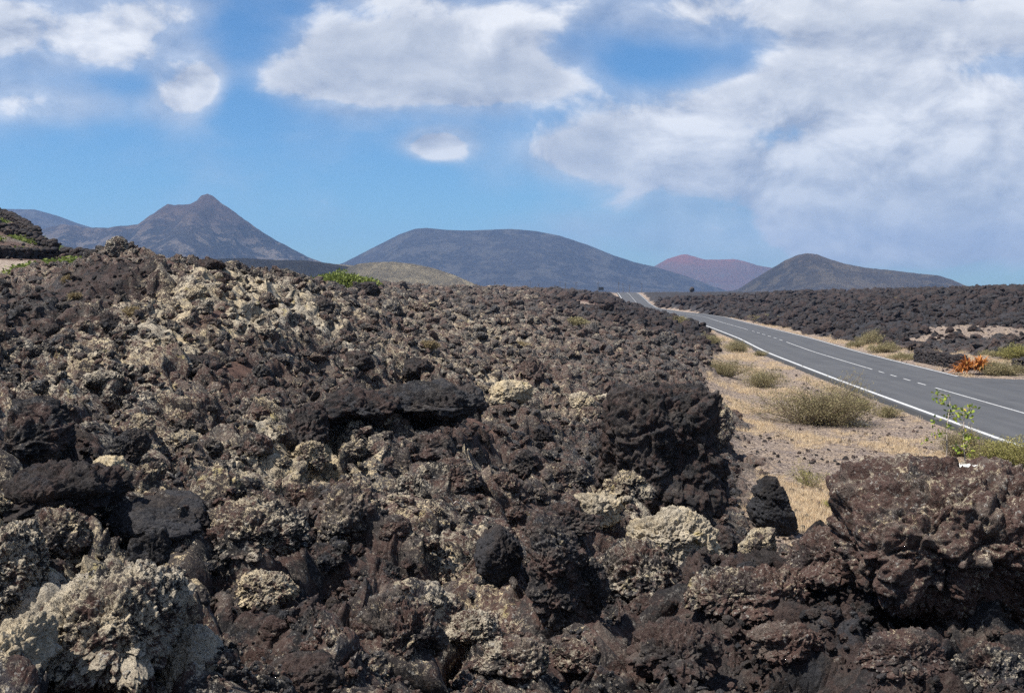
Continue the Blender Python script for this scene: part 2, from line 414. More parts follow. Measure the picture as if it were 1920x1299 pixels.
# overhang: push the flow sideways with height
def side(x, y, z, sp):
    k = np.clip(.5 / (sp * 2.5) - .5, 0, 1)
    return perlin(x * 2.3, y * 2.3, z * 2.6 + 5) * .16 * k, perlin(x * 2.3 + 40, y * 2.3, z * 2.6) * .16 * k
SX, SYd = side(XX, YY, ZZ, SP)
XF = XX + SX * LAV; YF = YY + SYd * LAV

def grid_mesh(name, X, Y, Z, attrs, mat):
    nr, nc = X.shape
    me = bpy.data.meshes.new(name)
    me.vertices.add(nr * nc)
    co = np.stack([X, Y, Z], -1).astype(np.float32).ravel()
    me.vertices.foreach_set('co', co)
    i = np.arange(nr * nc, dtype=np.int32).reshape(nr, nc)
    q = np.stack([i[:-1, :-1], i[:-1, 1:], i[1:, 1:], i[1:, :-1]], -1).reshape(-1, 4)
    me.loops.add(q.size); me.loops.foreach_set('vertex_index', q.ravel())
    me.polygons.add(len(q)); me.polygons.foreach_set('loop_start', np.arange(len(q), dtype=np.int32) * 4)
    me.polygons.foreach_set('use_smooth', np.ones(len(q), bool))
    for k, v in attrs.items():
        a = me.attributes.new(k, 'FLOAT', 'POINT'); a.data.foreach_set('value', np.asarray(v, np.float32).ravel())
    me.update()
    me.validate()
    me.materials.append(mat)
    o = bpy.data.objects.new(name, me)
    col.objects.link(o)
    return o

def raw_mesh(name, V, Fa, mat=None, attrs=None, smooth=True):
    """V (n,3), Fa (m,k) -> mesh data"""
    V = np.asarray(V, np.float32); Fa = np.asarray(Fa, np.int32)
    me = bpy.data.meshes.new(name)
    me.vertices.add(len(V)); me.vertices.foreach_set('co', V.ravel())
    k = Fa.shape[1]
    me.loops.add(Fa.size); me.loops.foreach_set('vertex_index', Fa.ravel())
    me.polygons.add(len(Fa)); me.polygons.foreach_set('loop_start', np.arange(len(Fa), dtype=np.int32) * k)
    me.polygons.foreach_set('use_smooth', np.full(len(Fa), smooth))
    if attrs:
        for kk, v in attrs.items():
            a = me.attributes.new(kk, 'FLOAT', 'POINT'); a.data.foreach_set('value', np.asarray(v, np.float32).ravel())
    me.update()
    if mat: me.materials.append(mat)
    return me
def link(name, me, parent=None, loc=None, rot=None, **props):
    o = bpy.data.objects.new(name, me)
    col.objects.link(o)
    if parent is not None: o.parent = parent
    if loc is not None: o.location = loc
    if rot is not None: o.rotation_euler = rot
    for k, v in props.items(): o[k] = v
    return o

# ------------------------------------------------------------------ materials
def new_mat(name):
    m = bpy.data.materials.new(name); m.use_nodes = True; m.node_tree.nodes.clear()
    t = NT(m.node_tree)
    b = t.n('ShaderNodeBsdfPrincipled'); o = t.n('ShaderNodeOutputMaterial')
    t.t.links.new(b.outputs[0], o.inputs[0])
    b.inputs['Specular IOR Level'].default_value = 0.25
    return m, t, b
def bump(t, h, strength, dist, normal=None):
    nd = t.n('ShaderNodeBump'); nd.inputs['Strength'].default_value = strength; nd.inputs['Distance'].default_value = dist
    t.put(nd.inputs['Height'], h)
    if normal is not None: t.put(nd.inputs['Normal'], normal)
    return nd.outputs[0]

def lava_nodes(t, b, lich, bare, tint, soil=None, grass=None, pale=None, green=None):
    geo = t.n('ShaderNodeNewGeometry')
    P = geo.outputs['Position']
    nz = t.n('ShaderNodeSeparateXYZ'); t.put(nz.inputs[0], geo.outputs['Normal']); nz = nz.outputs[2]
    nA = t.noise(P, 0.9, 4, .6)
    nB = t.noise(P, 5.0, 5, .65)
    nC = t.noise(P, 34.0, 7, .85)
    nD = t.noise(t.vm('ADD', P, (31, 7, 3)), 9.0, 10, .82)
    nE = t.noise(t.vm('ADD', P, (3, 17, 9)), 2.6, 5, .65)
    nD = t.m('ADD', t.m('MULTIPLY', t.m('SUBTRACT', nD, .5), 1.9), .5)
    nC = t.m('ADD', t.m('MULTIPLY', t.m('SUBTRACT', nC, .5), 2.1), .5)
    c = t.mix(t.step(nA, .42, .58), (.024, .023, .025), (.070, .057, .053))
    c = t.mix(t.m('MULTIPLY', t.step(t.m('ADD', nB, t.m('MULTIPLY', tint, .18)), .52, .62), t.m('SUBTRACT', .85, t.m('MULTIPLY', bare, .35))), c, (.118, .068, .055))
    nH = t.noise(t.vm('ADD', P, (12, 3, 40)), 3.4, 6, .7)
    fresh = t.m('SUBTRACT', 1.0, t.m('MULTIPLY', bare, .6), clamp=True)
    c = t.mix(t.m('MULTIPLY', t.m('MULTIPLY', t.step(nH, .54, .60), fresh), .6), c, (.175, .145, .122))
    c = t.mix(t.m('MULTIPLY', t.step(t.m('SUBTRACT', 1.0, nH), .54, .62), .7), c, (.026, .025, .028))
    c = t.mix(t.m('MULTIPLY', t.step(t.m('SUBTRACT', nE, t.m('MULTIPLY', tint, .15)), .53, .60), .7), c, (.060, .063, .073))
    fresh = t.m('SUBTRACT', 1.0, t.m('MULTIPLY', bare, .85), clamp=True)
    c = t.mix(t.m('MULTIPLY', t.m('MULTIPLY', t.step(nC, .57, .66), fresh), .75), c, (.27, .235, .20))
    c = t.mix(t.m('MULTIPLY', bare, .38, clamp=True), c, (.020, .018, .019))
    # crust of lichen: grows on faces that look up, breaks up in flecks
    grow = t.m('ADD', t.m('MULTIPLY', lich, .19), t.m('MULTIPLY', nz, .06))
    grow = t.m('ADD', grow, t.m('MULTIPLY', t.m('SUBTRACT', nE, .5), .35))
    grow = t.m('SUBTRACT', grow, t.m('ADD', t.m('MULTIPLY', bare, .16), .02))
    f = t.m('ADD', t.m('ADD', t.m('MULTIPLY', nD, .50), t.m('MULTIPLY', nC, .50)), grow)
    crust = t.step(f, .635, .675)
    lc = t.mix(t.step(nA, .42, .60), (.61, .53, .41), (.72, .58, .37))
    lc = t.mix(t.step(nB, .40, .66), lc, (.36, .31, .235))
    lc = t.mix(t.m('MULTIPLY', t.step(t.noise(t.vm('ADD', P, (9, 9, 1)), 4.2, 4, .6), .60, .70), .7), lc, (.50, .40, .15))
    c = t.mix(t.m('MULTIPLY', crust, .92), c, lc)
    dot = t.step(t.noise(t.vm('ADD', P, (5, 1, 8)), 30.0, 5, .7), .60, .64)
    c = t.mix(t.m('MULTIPLY', t.m('MULTIPLY', dot, t.m('SUBTRACT', 1.0, bare, clamp=True)), .75), c, (.46, .44, .40))
    if soil is not None:
        sc = t.mix(t.step(nB, .35, .65), (.085, .048, .038), (.16, .095, .072))
        sc = t.mix(t.m('MULTIPLY', t.step(nC, .55, .65), .6), sc, (.05, .035, .033))
        c = t.mix(soil, c, sc)
    if pale is not None:
        pc = t.mix(t.step(nB, .35, .65), (.33, .26, .20), (.46, .38, .31))
        c = t.mix(pale, c, pc)
    if grass is not None:
        g1 = t.mix(t.step(nE, .40, .60), (.44, .33, .235), (.245, .192, .168))
        g1 = t.mix(t.m('MULTIPLY', t.step(nA, .46, .60), .8), g1, (.25, .195, .17))
        g1 = t.mix(t.m('MULTIPLY', t.step(nC, .52, .66), .55), g1, (.16, .115, .085))
        nG = t.noise(P, 9.0, 8, .82)
        g1 = t.mix(t.m('MULTIPLY', t.step(nG, .52, .56), .8), g1, (.075, .058, .050))
        g1 = t.mix(t.m('MULTIPLY', t.step(t.m('SUBTRACT', 1.0, nG), .52, .57), .55), g1, (.62, .50, .38))
        c = t.mix(grass, c, g1)
    if green is not None:
        c = t.mix(green, c, t.mix(t.step(nB, .4, .6), (.07, .11, .02), (.13, .17, .035)))
    t.put(b.inputs['Base Color'], c)
    b.inputs['Roughness'].default_value = .93
    wp = t.n('ShaderNodeTexNoise'); t.put(wp.inputs['Vector'], P); wp.inputs['Scale'].default_value = 9; wp.inputs['Detail'].default_value = 3
    Pw = t.vm('ADD', P, t.vm('SCALE', t.vm('SUBTRACT', wp.outputs['Color'], (.5, .5, .5)), .12))
    vo = t.n('ShaderNodeTexVoronoi'); t.put(vo.inputs['Vector'], Pw); vo.inputs['Scale'].default_value = 6.5
    vo.inputs['Detail'].default_value = 5; vo.inputs['Roughness'].default_value = .62; vo.inputs['Lacunarity'].default_value = 2.2
    n1 = bump(t, t.m('MULTIPLY', vo.outputs['Distance'], -1.0), 1.0, .065)
    n1.node.invert = True
    n1 = bump(t, t.noise(P, 18, 8, .75), .9, .03, n1)
    n1 = bump(t, crust, .5, .008, n1)
    t.put(b.inputs['Normal'], n1)

m_ter, t, b = new_mat('lava_terrain')
lava_nodes(t, b, t.attr('lich'), t.attr('bare'), t.attr('tint'), t.attr('soil'), t.attr('grass'), t.attr('pale'), t.attr('green'))
m_rock, t, b = new_mat('lava_rock')
lava_nodes(t, b, t.attr('lich', 'OBJECT'), t.attr('bare', 'OBJECT'), t.attr('tint', 'OBJECT'))
m_rub, t, b = new_mat('lava_rubble')
lava_nodes(t, b, t.attr('lich', 'INSTANCER'), t.attr('bare', 'INSTANCER'), t.attr('tint', 'INSTANCER'))
def plain(name, c, rough=.9, c2=None, scale=20, bmp=0, trans=0):
    m, t, b = new_mat(name)
    if c2:
        geo = t.n('ShaderNodeNewGeometry')
        n = t.noise(geo.outputs['Position'], scale, 4, .6)
        t.put(b.inputs['Base Color'], t.mix(t.step(n, .35, .65), c, c2))
        if bmp: t.put(b.inputs['Normal'], bump(t, n, .6, bmp))
    else:
        b.inputs['Base Color'].default_value = (*c, 1)
    b.inputs['Roughness'].default_value = rough
    return m

# terrain attributes
tint = np.clip(.3 + fbm(XX * .3, YY * .3, 12.2, 3) * 1.2 + .45 * zones(XX, YY, zone_list([(1500, 1180, 330, 130, 1), (900, 840, 130, 30, 1), (250, 520, 150, 40, .8)])), -.4, 1)
li = np.clip(LI * 1.15 + .35 * zones(XX, YY, zone_list([(450, 570, 110, 70, 1), (1270, 990, 110, 40, 1), (560, 890, 100, 50, .8), (180, 1210, 190, 110, .6)])) + np.interp(YY, [0, 30, 70, 120], [.16, .24, .32, .1]) * sstep(1150, 900, to_px(XX, YY, ZZ)[0]), 0, 1.5)
gr_h = TER * sstep(.12, .3, fbm(XX * .12, ZZ * .75, 1.1, 3) + .12) 
tz = (ZZ - 6.2) / 1.25
band = TER * sstep(.52, .66, tz - np.floor(tz)) * sstep(1.0, .93, tz - np.floor(tz))
GREEN = band * sstep(-.25, .1, perlin(XX * .16, YY * .16, 2.2)) * (1 - PA)
PAf = np.maximum(PA * .9, 0)
BA = np.maximum(BA, np.clip(sstep(60, 110, YY) * sstep(-.05, .12, UU) * 1.3 + .6 * sstep(90, 160, YY), 0, 1.2))
tint = tint - .8 * sstep(60, 110, YY) * sstep(.02, .15, UU)
li = li - .35 * sstep(70, 120, YY) * sstep(.0, .15, UU)
terrain = grid_mesh('lava_field', XF, YF, ZZ, dict(lich=li, bare=BA, tint=tint, soil=np.maximum(SO, .8 * TER * (1 - band)), grass=np.maximum(VM, TAN * .85), pale=PAf, green=GREEN * .9), m_ter)
terrain['kind'] = 'structure'
terrain['label'] = 'broken lava field with dry roadside verge'

def iu(u): return np.interp(u, US, np.arange(len(US)))
def iy(y): return np.interp(y, YS, np.arange(len(YS)))
def surf(x, y):
    return bil(ZZ, iy(np.asarray(y, float)), iu(np.asarray(x, float) / np.asarray(y, float)))
def surf_hi(x, y, r):
    """ground level round a thing's foot: mean of the surface in radius r"""
    k = np.linspace(0, 2 * np.pi, 9)[:-1]
    v = [float(surf(np.array([x]), np.array([y]))[0])]
    v += [float(q) for q in surf(x + r * np.cos(k), np.maximum(y + r * np.sin(k), 1.3))]
    return float(np.mean(v))
def hit(px, py, ymin=2.5):
    """point where the sight line meets the real terrain grid"""
    u = (px - 960) / F
    ys = YS[YS >= ymin]
    z = surf(u * ys, ys)
    z = np.convolve(np.pad(z, 3, mode='edge'), np.ones(7) / 7, mode='valid')
    row = HY + (EYE - z) / ys * F
    k = np.where(row <= py)[0]
    k = k[0] if len(k) else int(np.argmin(row))
    return float(u * ys[k]), float(ys[k]), float(z[k])

# plain under and beyond the flow
m_plain = plain('dark_plain', (.05, .042, .038), .95, (.09, .07, .055), .02)
gx, gy = np.meshgrid(np.linspace(-7500, 7500, 61), np.linspace(-7500, 7500, 61))
g = grid_mesh('ground', gx, gy, np.full_like(gx, -2.0), {}, m_plain); g['kind'] = 'structure'

# ------------------------------------------------------------------ road
m_asph, t, b = new_mat('asphalt')
geo = t.n('ShaderNodeNewGeometry'); P = geo.outputs['Position']
n1 = t.noise(P, 60, 4, .7); n2 = t.noise(t.vm('MULTIPLY', P, (1.6, .12, 1)), 1.0, 4, .6)
c = t.mix(t.step(n1, .3, .7), (.058, .059, .063), (.080, .081, .085))
c = t.mix(t.m('MULTIPLY', t.step(n2, .45, .7), .5), c, (.098, .098, .100))
n3 = t.noise(P, .35, 5, .6)
c = t.mix(t.m('MULTIPLY', t.m('MULTIPLY', t.attr('track'), t.step(n3, .3, .6)), .4), c, (.10, .10, .101))
c = t.mix(t.m('MULTIPLY', t.step(n3, .55, .62), .35), c, (.048, .048, .050))
c = t.mix(t.m('MULTIPLY', t.attr('edge'), .8), c, (.030, .029, .028))
c = t.mix(t.m('MULTIPLY', t.m('MULTIPLY', t.attr('worn'), t.step(n2, .35, .6)), .7), c, (.19, .18, .18))
t.put(b.inputs['Base Color'], c); b.inputs['Roughness'].default_value = .82
t.put(b.inputs['Normal'], bump(t, n1, .4, .004))
m_paint, t, b = new_mat('road_paint')
geo = t.n('ShaderNodeNewGeometry'); P = geo.outputs['Position']
n1 = t.noise(P, 6, 6, .75)
t.put(b.inputs['Base Color'], t.mix(t.m('MULTIPLY', t.step(n1, .50, .60), .75), (.52, .52, .51), (.17, .17, .17))); b.inputs['Roughness'].default_value = .7

def road_frame(y):
    e = .5
    tx = road_x(y + e) - road_x(y - e); ty = 2 * e * np.ones_like(tx); L = np.hypot(tx, ty)
    return tx / L, ty / L
ry = np.concatenate([np.arange(8, 120, .8), np.arange(120, 480, 2.0)])
tx, ty = road_frame(ry)
_o = np.array([-HALF - .35, -HALF - .1, -HALF + .02, -3.0, -1.5, 0, 1.5, 3.0, HALF, HALF + .2])
offs = np.array([-HALF - .35, -HALF - .1, -HALF + .02, -3.3, -2.7, -2.2, -1.6, -1.1, -.6, 0, .6, 1.1, 1.6, 2.2, 2.7, 3.3, HALF, HALF + .2])
cr = np.interp(offs, _o, [-.16, -.03, 0, .02, .035, .045, .035, .02, 0, -.05])
wob = perlin(ry * .8, 0, 1.1) * .06
X = road_x(ry)[:, None] + ty[:, None] * offs[None]; Y = ry[:, None] - tx[:, None] * offs[None]
X[:, 0] += wob * 1.5 - .04; X[:, 1] += perlin(ry * 2.1, 4, 1.1) * .09
Z = road_z(ry)[:, None] + cr[None] + 0 * X
ed = np.zeros_like(X); ed[:, 0:2] = 1
road = grid_mesh('road', X, Y, Z, dict(edge=ed, worn=np.zeros_like(X), track=np.isin(np.abs(np.round(offs, 2)), (2.7, 1.1))[None] * np.ones_like(X)), m_asph); road['kind'] = 'structure'
# side road joining on the right
sv = np.linspace(0, 1, 60)
x0 = 3.6 + np.zeros(60)
SXr, SYr = [], []
for s_ in np.linspace(0, 1, 90):
    x = s_ * 55
    near_ = 18 - 3 * s_; far_ = 62.6 - 2.2 * (1 - math.exp(-x / 5)) + .0 * x
    SXr.append(x); SYr.append((near_, far_))
A = np.array(SXr)[:, None]; lo = np.array([q[0] for q in SYr])[:, None]; hi = np.array([q[1] for q in SYr])[:, None]
tt = np.linspace(0, 1, 50)[None]
Y = lo + (hi - lo) * tt
X = road_x(Y) + HALF - .15 + A * 1.0 + 0 * Y
Z = np.full_like(X, .0) - .004 - .04 * sstep(0, 1, (X - road_x(Y) - HALF) / 3) + .0
Z[0, :] = -.02
worn = np.exp(-((Y - (58.6 - .06 * (X - 25))) / .8) ** 2) * sstep(27, 30, X)
ap = grid_mesh('road', X, Y, Z, dict(edge=np.zeros_like(X), worn=worn), m_asph); ap['kind'] = 'structure'

def stripe(y0, y1, off, wd, z=.0045):
    y = np.arange(y0, y1 + .01, .8 if y1 < 125 else 1.6)
    if y[-1] < y1 - .05: y = np.append(y, y1)
    tx, ty = road_frame(y)
    o = np.array([off - wd / 2, off + wd / 2])
    X = road_x(y)[:, None] + ty[:, None] * o[None]; Y = y[:, None] - tx[:, None] * o[None]
    Z = road_z(y)[:, None] + np.interp(o, offs, cr)[None] + z
    n = len(y); V = np.stack([X, Y, Z], -1).reshape(-1, 3)
    i = np.arange(n - 1) * 2
    return V, np.stack([i, i + 1, i + 3, i + 2], -1)
def stripes(lst):
    Vs, Fs, k = [], [], 0
    for a in lst:
        V, Fa = stripe(*a); Vs.append(V); Fs.append(Fa + k); k += len(V)
    return np.concatenate(Vs), np.concatenate(Fs)
V, Fa = stripes([(8, 470, -HALF + .2, .19), (63.5, 470, HALF - .2, .15)])
link('road_markings', raw_mesh('edge_lines', V, Fa, m_paint), kind='structure')
lst = [(8, 55.4, 0, .095)] + [(57 + k * 2.75, 58.4 + k * 2.75, 0, .095) for k in range(4)] + [(68.2, 104, 0, .095)] + [(107 + k * 4.5, 109.4 + k * 4.5, 0, .09) for k in range(6)] + [(136, 470, 0, .09)]
V, Fa = stripes(lst)
link('road_markings', raw_mesh('centre_line', V, Fa, m_paint), kind='structure')

# ------------------------------------------------------------------ hills
def hill(name, label, D0, sil, mat_c, slope=.42, rough_=.02, seed=1.0, gully=.05, base=-1.8):
    sil = np.array(sil, float)
    xs = (sil[:, 0] - 960) / F * D0
    zs = EYE + (HY - sil[:, 1]) / F * D0
    x = np.linspace(xs[0], xs[-1], 620)
    h = np.interp(x, xs, zs)
    hs = blur(h[None], 1, 1)[0]
    hb = blur(h[None], 45, 1)[0]
    H = max(zs)
    dy = np.linspace(-1, 1, 260)
    Wd = H / slope
    X, T = np.meshgrid(x, dy)
    Yd = T * Wd * 1.5
    k = sstep(0, .9, np.abs(T) * 1.5)
    top = hs[None] * (1 - k) + hb[None] * k
    wdt = np.maximum(top, 2) / slope
    a = np.abs(Yd) / wdt
    soft = .02
    prof = 1 - (np.sqrt(a * a + soft * soft) - soft) / 1.0
    tail = np.exp(-np.maximum(a - .75, 0) * 3.2) * .25
    prof = np.where(a < .75, np.maximum(prof, 0), tail * 1.0)
    Z = top * prof
    n = fbm(X / H * 1.2 + seed, Yd / H * 1.2, seed, 5, .55)
    gl = (.3 - np.abs(perlin(X / H * 3.2 + seed, Yd / H * .5, seed * 2))) * (1 - np.exp(-a * 4)) * np.exp(-a)
    Z += (n * rough_ * 2.0 * (1 - np.exp(-a * 5)) + gl * gully) * H * np.clip(Z / H * 2, 0, 1)
    Z += fbm(X / H * 9, Yd / H * 9, seed, 3) * rough_ * .25 * H * np.clip(Z / H * 2, 0, 1)
    edge = sstep(1, .93, np.abs(T)) * sstep(0, .04, (X - x[0]) / (x[-1] - x[0])) * sstep(0, .04, (x[-1] - X) / (x[-1] - x[0]))
    Z = Z * edge + base * (1 - edge) - .5 * (1 - edge)
    o = grid_mesh(name, X, D0 + Yd, Z, {}, mat_c)
    o['kind'] = 'structure'; o['label'] = label
    return o
def hill_mat(name, c1, c2, c3, s=.004, hot=None, hgt=100):
    m, t, b = new_mat(name)
    geo = t.n('ShaderNodeNewGeometry'); P = geo.outputs['Position']
    n1 = t.noise(P, s, 8, .62); n2 = t.noise(t.vm('ADD', P, (900, 50, 0)), s * 3.1, 9, .74); n3 = t.noise(t.vm('MULTIPLY', P, (1, 1, .3)), s * 18, 5, .7)
    c = t.mix(t.step(n1, .38, .62), c1, c2)
    c = t.mix(t.m('MULTIPLY', t.step(n2, .50, .57), .85), c, c3)
    c = t.mix(t.m('MULTIPLY', t.step(n3, .51, .58), .35), c, (.13, .115, .09))
    if hot:
        sp_ = t.n('ShaderNodeSeparateXYZ'); t.put(sp_.inputs[0], P)
        hh = t.step(t.m('ADD', t.m('DIVIDE', sp_.outputs[2], hgt), t.m('MULTIPLY', t.m('SUBTRACT', n2, .5), 1.2)), .45, .95)
        c = t.mix(t.m('MULTIPLY', hh, .8), c, hot)
    t.put(b.inputs['Base Color'], c); b.inputs['Roughness'].default_value = .96
    t.put(b.inputs['Normal'], bump(t, t.noise(P, s * 12, 8, .75), 1.0, 45))
    return m
M_dark = hill_mat('hill_dark', (.026, .025, .028), (.044, .040, .043), (.105, .095, .085), .003)
M_peak = hill_mat('hill_peak', (.022, .022, .027), (.062, .052, .052), (.26, .215, .175), .005, (.13, .08, .06), 300)
M_tan = hill_mat('hill_tan', (.20, .17, .125), (.36, .30, .20), (.48, .40, .26), .012)
M_red = hill_mat('hill_red', (.16, .085, .07), (.20, .115, .095), (.15, .11, .10), .004, (.34, .10, .06), 210)
M_right = hill_mat('hill_right', (.055, .046, .040), (.125, .098, .070), (.19, .15, .10), .006, (.20, .125, .08), 130)
hill('mountain', 'distant rounded dark dome behind the left slope', 4600, [(-420, 545), (-250, 470), (-120, 415), (-40, 398), (20, 393), (70, 394), (110, 405), (150, 420), (220, 440), (330, 480), (430, 520), (500, 546)], M_dark, .42, .015, 3.1)
hill('mountain', 'sharp pointed volcanic peak with a notched left shoulder', 3300, [(-150, 520), (0, 450), (80, 431), (120, 421), (160, 427), (210, 427), (262, 421), (290, 403), (318, 384), (330, 386), (345, 385), (362, 383), (374, 378), (382, 368), (392, 364), (402, 369), (418, 382), (440, 397), (470, 419), (505, 442), (540, 462), (575, 480), (610, 493), (660, 505), (720, 520), (790, 546)], M_peak, .47, .05, 8.3, .22)
hill('mountain', 'broad flat-topped dark volcano in the middle', 4200, [(480, 546), (560, 520), (600, 508), (645, 493), (700, 465), (750, 440), (778, 430), (800, 428), (840, 432), (880, 433), (930, 431), (960, 430), (1005, 434), (1050, 443), (1100, 459), (1150, 479), (1190, 492), (1230, 501), (1290, 519), (1340, 537), (1380, 548)], M_dark, .40, .014, 5.7, .05)
hill('mountain', 'reddish twin-topped crater far behind the road', 5600, [(1120, 548), (1180, 525), (1225, 500), (1250, 486), (1275, 478), (1286, 477), (1300, 481), (1320, 487), (1350, 487), (1375, 486), (1395, 490), (1420, 498), (1450, 503), (1500, 520), (1600, 548)], M_red, .42, .03, 2.2, .14)
hill('mountain', 'brown olive cone tailing off to the right', 2600, [(1330, 550), (1382, 543), (1410, 525), (1440, 507), (1470, 489), (1495, 478), (1512, 475), (1530, 477), (1550, 485), (1580, 494), (1620, 502), (1680, 508), (1720, 513), (1755, 516), (1780, 523), (1805, 534), (1830, 542), (1860, 550)], M_right, .42, .035, 9.4, .24)
hill('hill', 'low dark ridge below the pointed peak', 1250, [(200, 548), (260, 500), (330, 488), (400, 486), (460, 484), (520, 488), (570, 488), (620, 494), (680, 505), (760, 546)], hill_mat('hill_low', (.022, .021, .023), (.034, .030, .030), (.055, .048, .042), .015), .35, .02, 6.1, .05)
hill('hill', 'low tan hill right of the green shrub', 1050, [(560, 548), (610, 522), (650, 504), (672, 495), (700, 492), (740, 491), (775, 495), (810, 502), (850, 515), (885, 530), (920, 548)], M_tan, .33, .02, 4.4, .10)
hill('hill', 'thin tan ridge between peak and flat-topped volcano', 1500, [(480, 548), (560, 498), (600, 493), (640, 496), (690, 500), (740, 510), (800, 548)], M_tan, .33, .02, 7.4, .10)

# ------------------------------------------------------------------ rocks
_ico = {}
def ico(sub):
    if sub not in _ico:
        bm = bmesh.new(); bmesh.ops.create_icosphere(bm, subdivisions=sub, radius=1.0)
        V = np.array([v.co[:] for v in bm.verts], np.float32); Fa = np.array([[v.index for v in f.verts] for f in bm.faces], np.int32)
        bm.free(); _ico[sub] = (V, Fa)
    return _ico[sub]
def rock_shape(seed, sub=5, kind='block', size=(1, 1, 1), noise=1.0, holes=0.0, box=0.0, under=0.0, dome=1.0, jag=0.0):
    """faceted lump, knobbly and pitted; size in metres, the texture of its surface in metres too"""
    V, Fa = ico(sub)
    r_ = np.random.default_rng(seed)
    n = {'block': 11, 'round': 26, 'slab': 9, 'crag': 8, 'chunk': 14}[kind]
    N = r_.normal(size=(n, 3)); N /= np.linalg.norm(N, axis=1)[:, None]
    lo, hi = {'block': (.62, .95), 'round': (.86, 1.0), 'slab': (.6, .95), 'crag': (.5, .95), 'chunk': (.7, .98)}[kind]
    d = r_.uniform(lo, hi, n)
    dot = V @ N.T
    q = np.where(dot > .05, d[None] / np.maximum(dot, .05), 9.0)
    k = 30.0
    r = -np.log(np.exp(-k * np.minimum(q, 3)).sum(1) + math.exp(-k * 1.08)) / k
    B_ = np.abs(V) ** 5
    rb = (B_.sum(1)) ** (-1 / 5.0) * .86
    r = r * (1 - box) + np.minimum(rb, r * 1.45) * box
    S = V * r[:, None]
    o = r_.uniform(-50, 50, 3)
    sx, sy, sz = size
    M = S * np.array(size) * .5
    m = (sx * sy * sz) ** (1 / 3)
    def nn(f, oc=3, g=.55): return fbm(M[:, 0] * f + o[0], M[:, 1] * f + o[1], M[:, 2] * f + o[2], oc, g)
    f0 = 1.6 / m
    disp = nn(f0, 3) * .14
    disp += (.28 - np.abs(nn(f0 * 1.8, 3))) * .15
    disp -= holes * np.clip(nn(f0 * 1.3, 2) - .18, 0, 1) * 1.1
    disp += (np.abs(nn(f0 * 4.2, 4, .6)) - .18) * -.20
    disp += nn(f0 * 10, 3, .65) * .05
    if jag:
        disp += jag * ((.22 - np.abs(nn(f0 * 2.6, 4, .6))) * .8 + (.2 - np.abs(nn(f0 * 6.5, 3, .6))) * .3)
    wq = M + np.stack([nn(f0 * 3 + .02 * i, 2) for i in range(3)], 1) * .35 / f0 / 3
    for fq, aq, ms in ((3.0, .16, 4), (7.0, .085, 4), (15.0, .045, 5), (31.0, .024, 6), (62.0, .012, 7)):
        if sub >= ms:
            d1, r1, _ = worley3(wq[:, 0] * f0 * fq + o[0], wq[:, 1] * f0 * fq + o[1], wq[:, 2] * f0 * fq + o[2], int(fq))
            disp += dome * aq * (np.sqrt(np.clip(1 - (d1 / .85) ** 2, 0, 1)) * (.4 + .9 * r1) - .5)
    if sub >= 5:
        # fractures that split the rock in blocks standing at different depth, and gas holes
        for fq, cr_, st_ in ((1.1, .10, .10), (2.7, .055, .05)):
            d1, r1, d2 = worley3(wq[:, 0] * f0 * fq + o[1], wq[:, 1] * f0 * fq + o[2], wq[:, 2] * f0 * fq * 1.3 + o[0], 9)
            disp += (r1 - .5) * 2 * st_ - cr_ * np.exp(-(d2 - d1) / .05)
        d1, r1, _ = worley3(M[:, 0] * f0 * 8 + o[1], M[:, 1] * f0 * 8 + o[2], M[:, 2] * f0 * 8 + o[0], 3)
        disp -= .10 * np.clip(1 - d1 / (.15 + .45 * r1), 0, 1) * (r1 > .45)
    NV = V / np.array(size); NV /= np.linalg.norm(NV, axis=1)[:, None]
    S = (M + NV * (disp * noise * m * .5)[:, None]) / (np.array(size) * .5)
    # sideways warp for overhangs
    S = S + np.stack([nn(f0 * 1.7 + .01 * i, 2) for i in range(3)], 1) * .09 * noise * m / np.array(size)
    if under:
        kk = 1 - under * sstep(.1, -.9, S[:, 2]) 
        S[:, 0] = (S[:, 0] - .25) * kk + .25; S[:, 1] = (S[:, 1] - .3) * kk + .3
    mn, mx = S.min(0), S.max(0)
    S = (S - (mn + mx) / 2) / (mx - mn)
    return S * np.array(size), Fa

def rock_thing(px, py, wpx, hpx, label, kind='block', lich=.2, tint=.2, bare=0., sub=5, depth=None, ydepth=None, noise=1.0, holes=0., sink=.12, rz=None, seed=None, name='lava_boulder', cat='boulder', lean=0.0, group=None, fixed_y=None, box=0.0, under=None, jag=.35, dome=None):
    if dome is None: dome = {'crag': .3, 'slab': .35, 'block': .6, 'chunk': .7, 'round': .85}[kind]
    global _rk
    _rk += 1
    x, y, z = hit(px, py)
    if fixed_y: y = fixed_y; x = (px - 960) / F * y; z = EYE - (py - HY) / F * y
    W = wpx * y / F; Hh = hpx * y / F * 1.02
    Dp = depth if depth else (W * .85 if kind != 'slab' else W * .8)
    y += Dp * .35; x = (px - 960) / F * y
    W *= y / (y - Dp * .35)
    if under is None: under = .1 if kind in ('slab', 'crag') else -.3
    seed = seed if seed is not None else 100 + _rk
    S, Fa = rock_shape(seed, sub, kind, (W, Dp, Hh * (1 + sink)), noise, holes, box, under, dome, jag)
    if lean: S[:, 0] += S[:, 2] * lean
    me = raw_mesh(name, S, Fa, m_rock)
    o = link(name, me, loc=(x, y, z + Hh * (1 + sink) / 2 - Hh * sink), lich=float(lich), tint=float(tint), bare=float(bare), label=label, category=cat)
    if group: o['group'] = group
    TAKEN.append((px, py - hpx / 2, wpx / 2, hpx / 2))
    return o
_rk = 0
TAKEN = []
RT = rock_thing
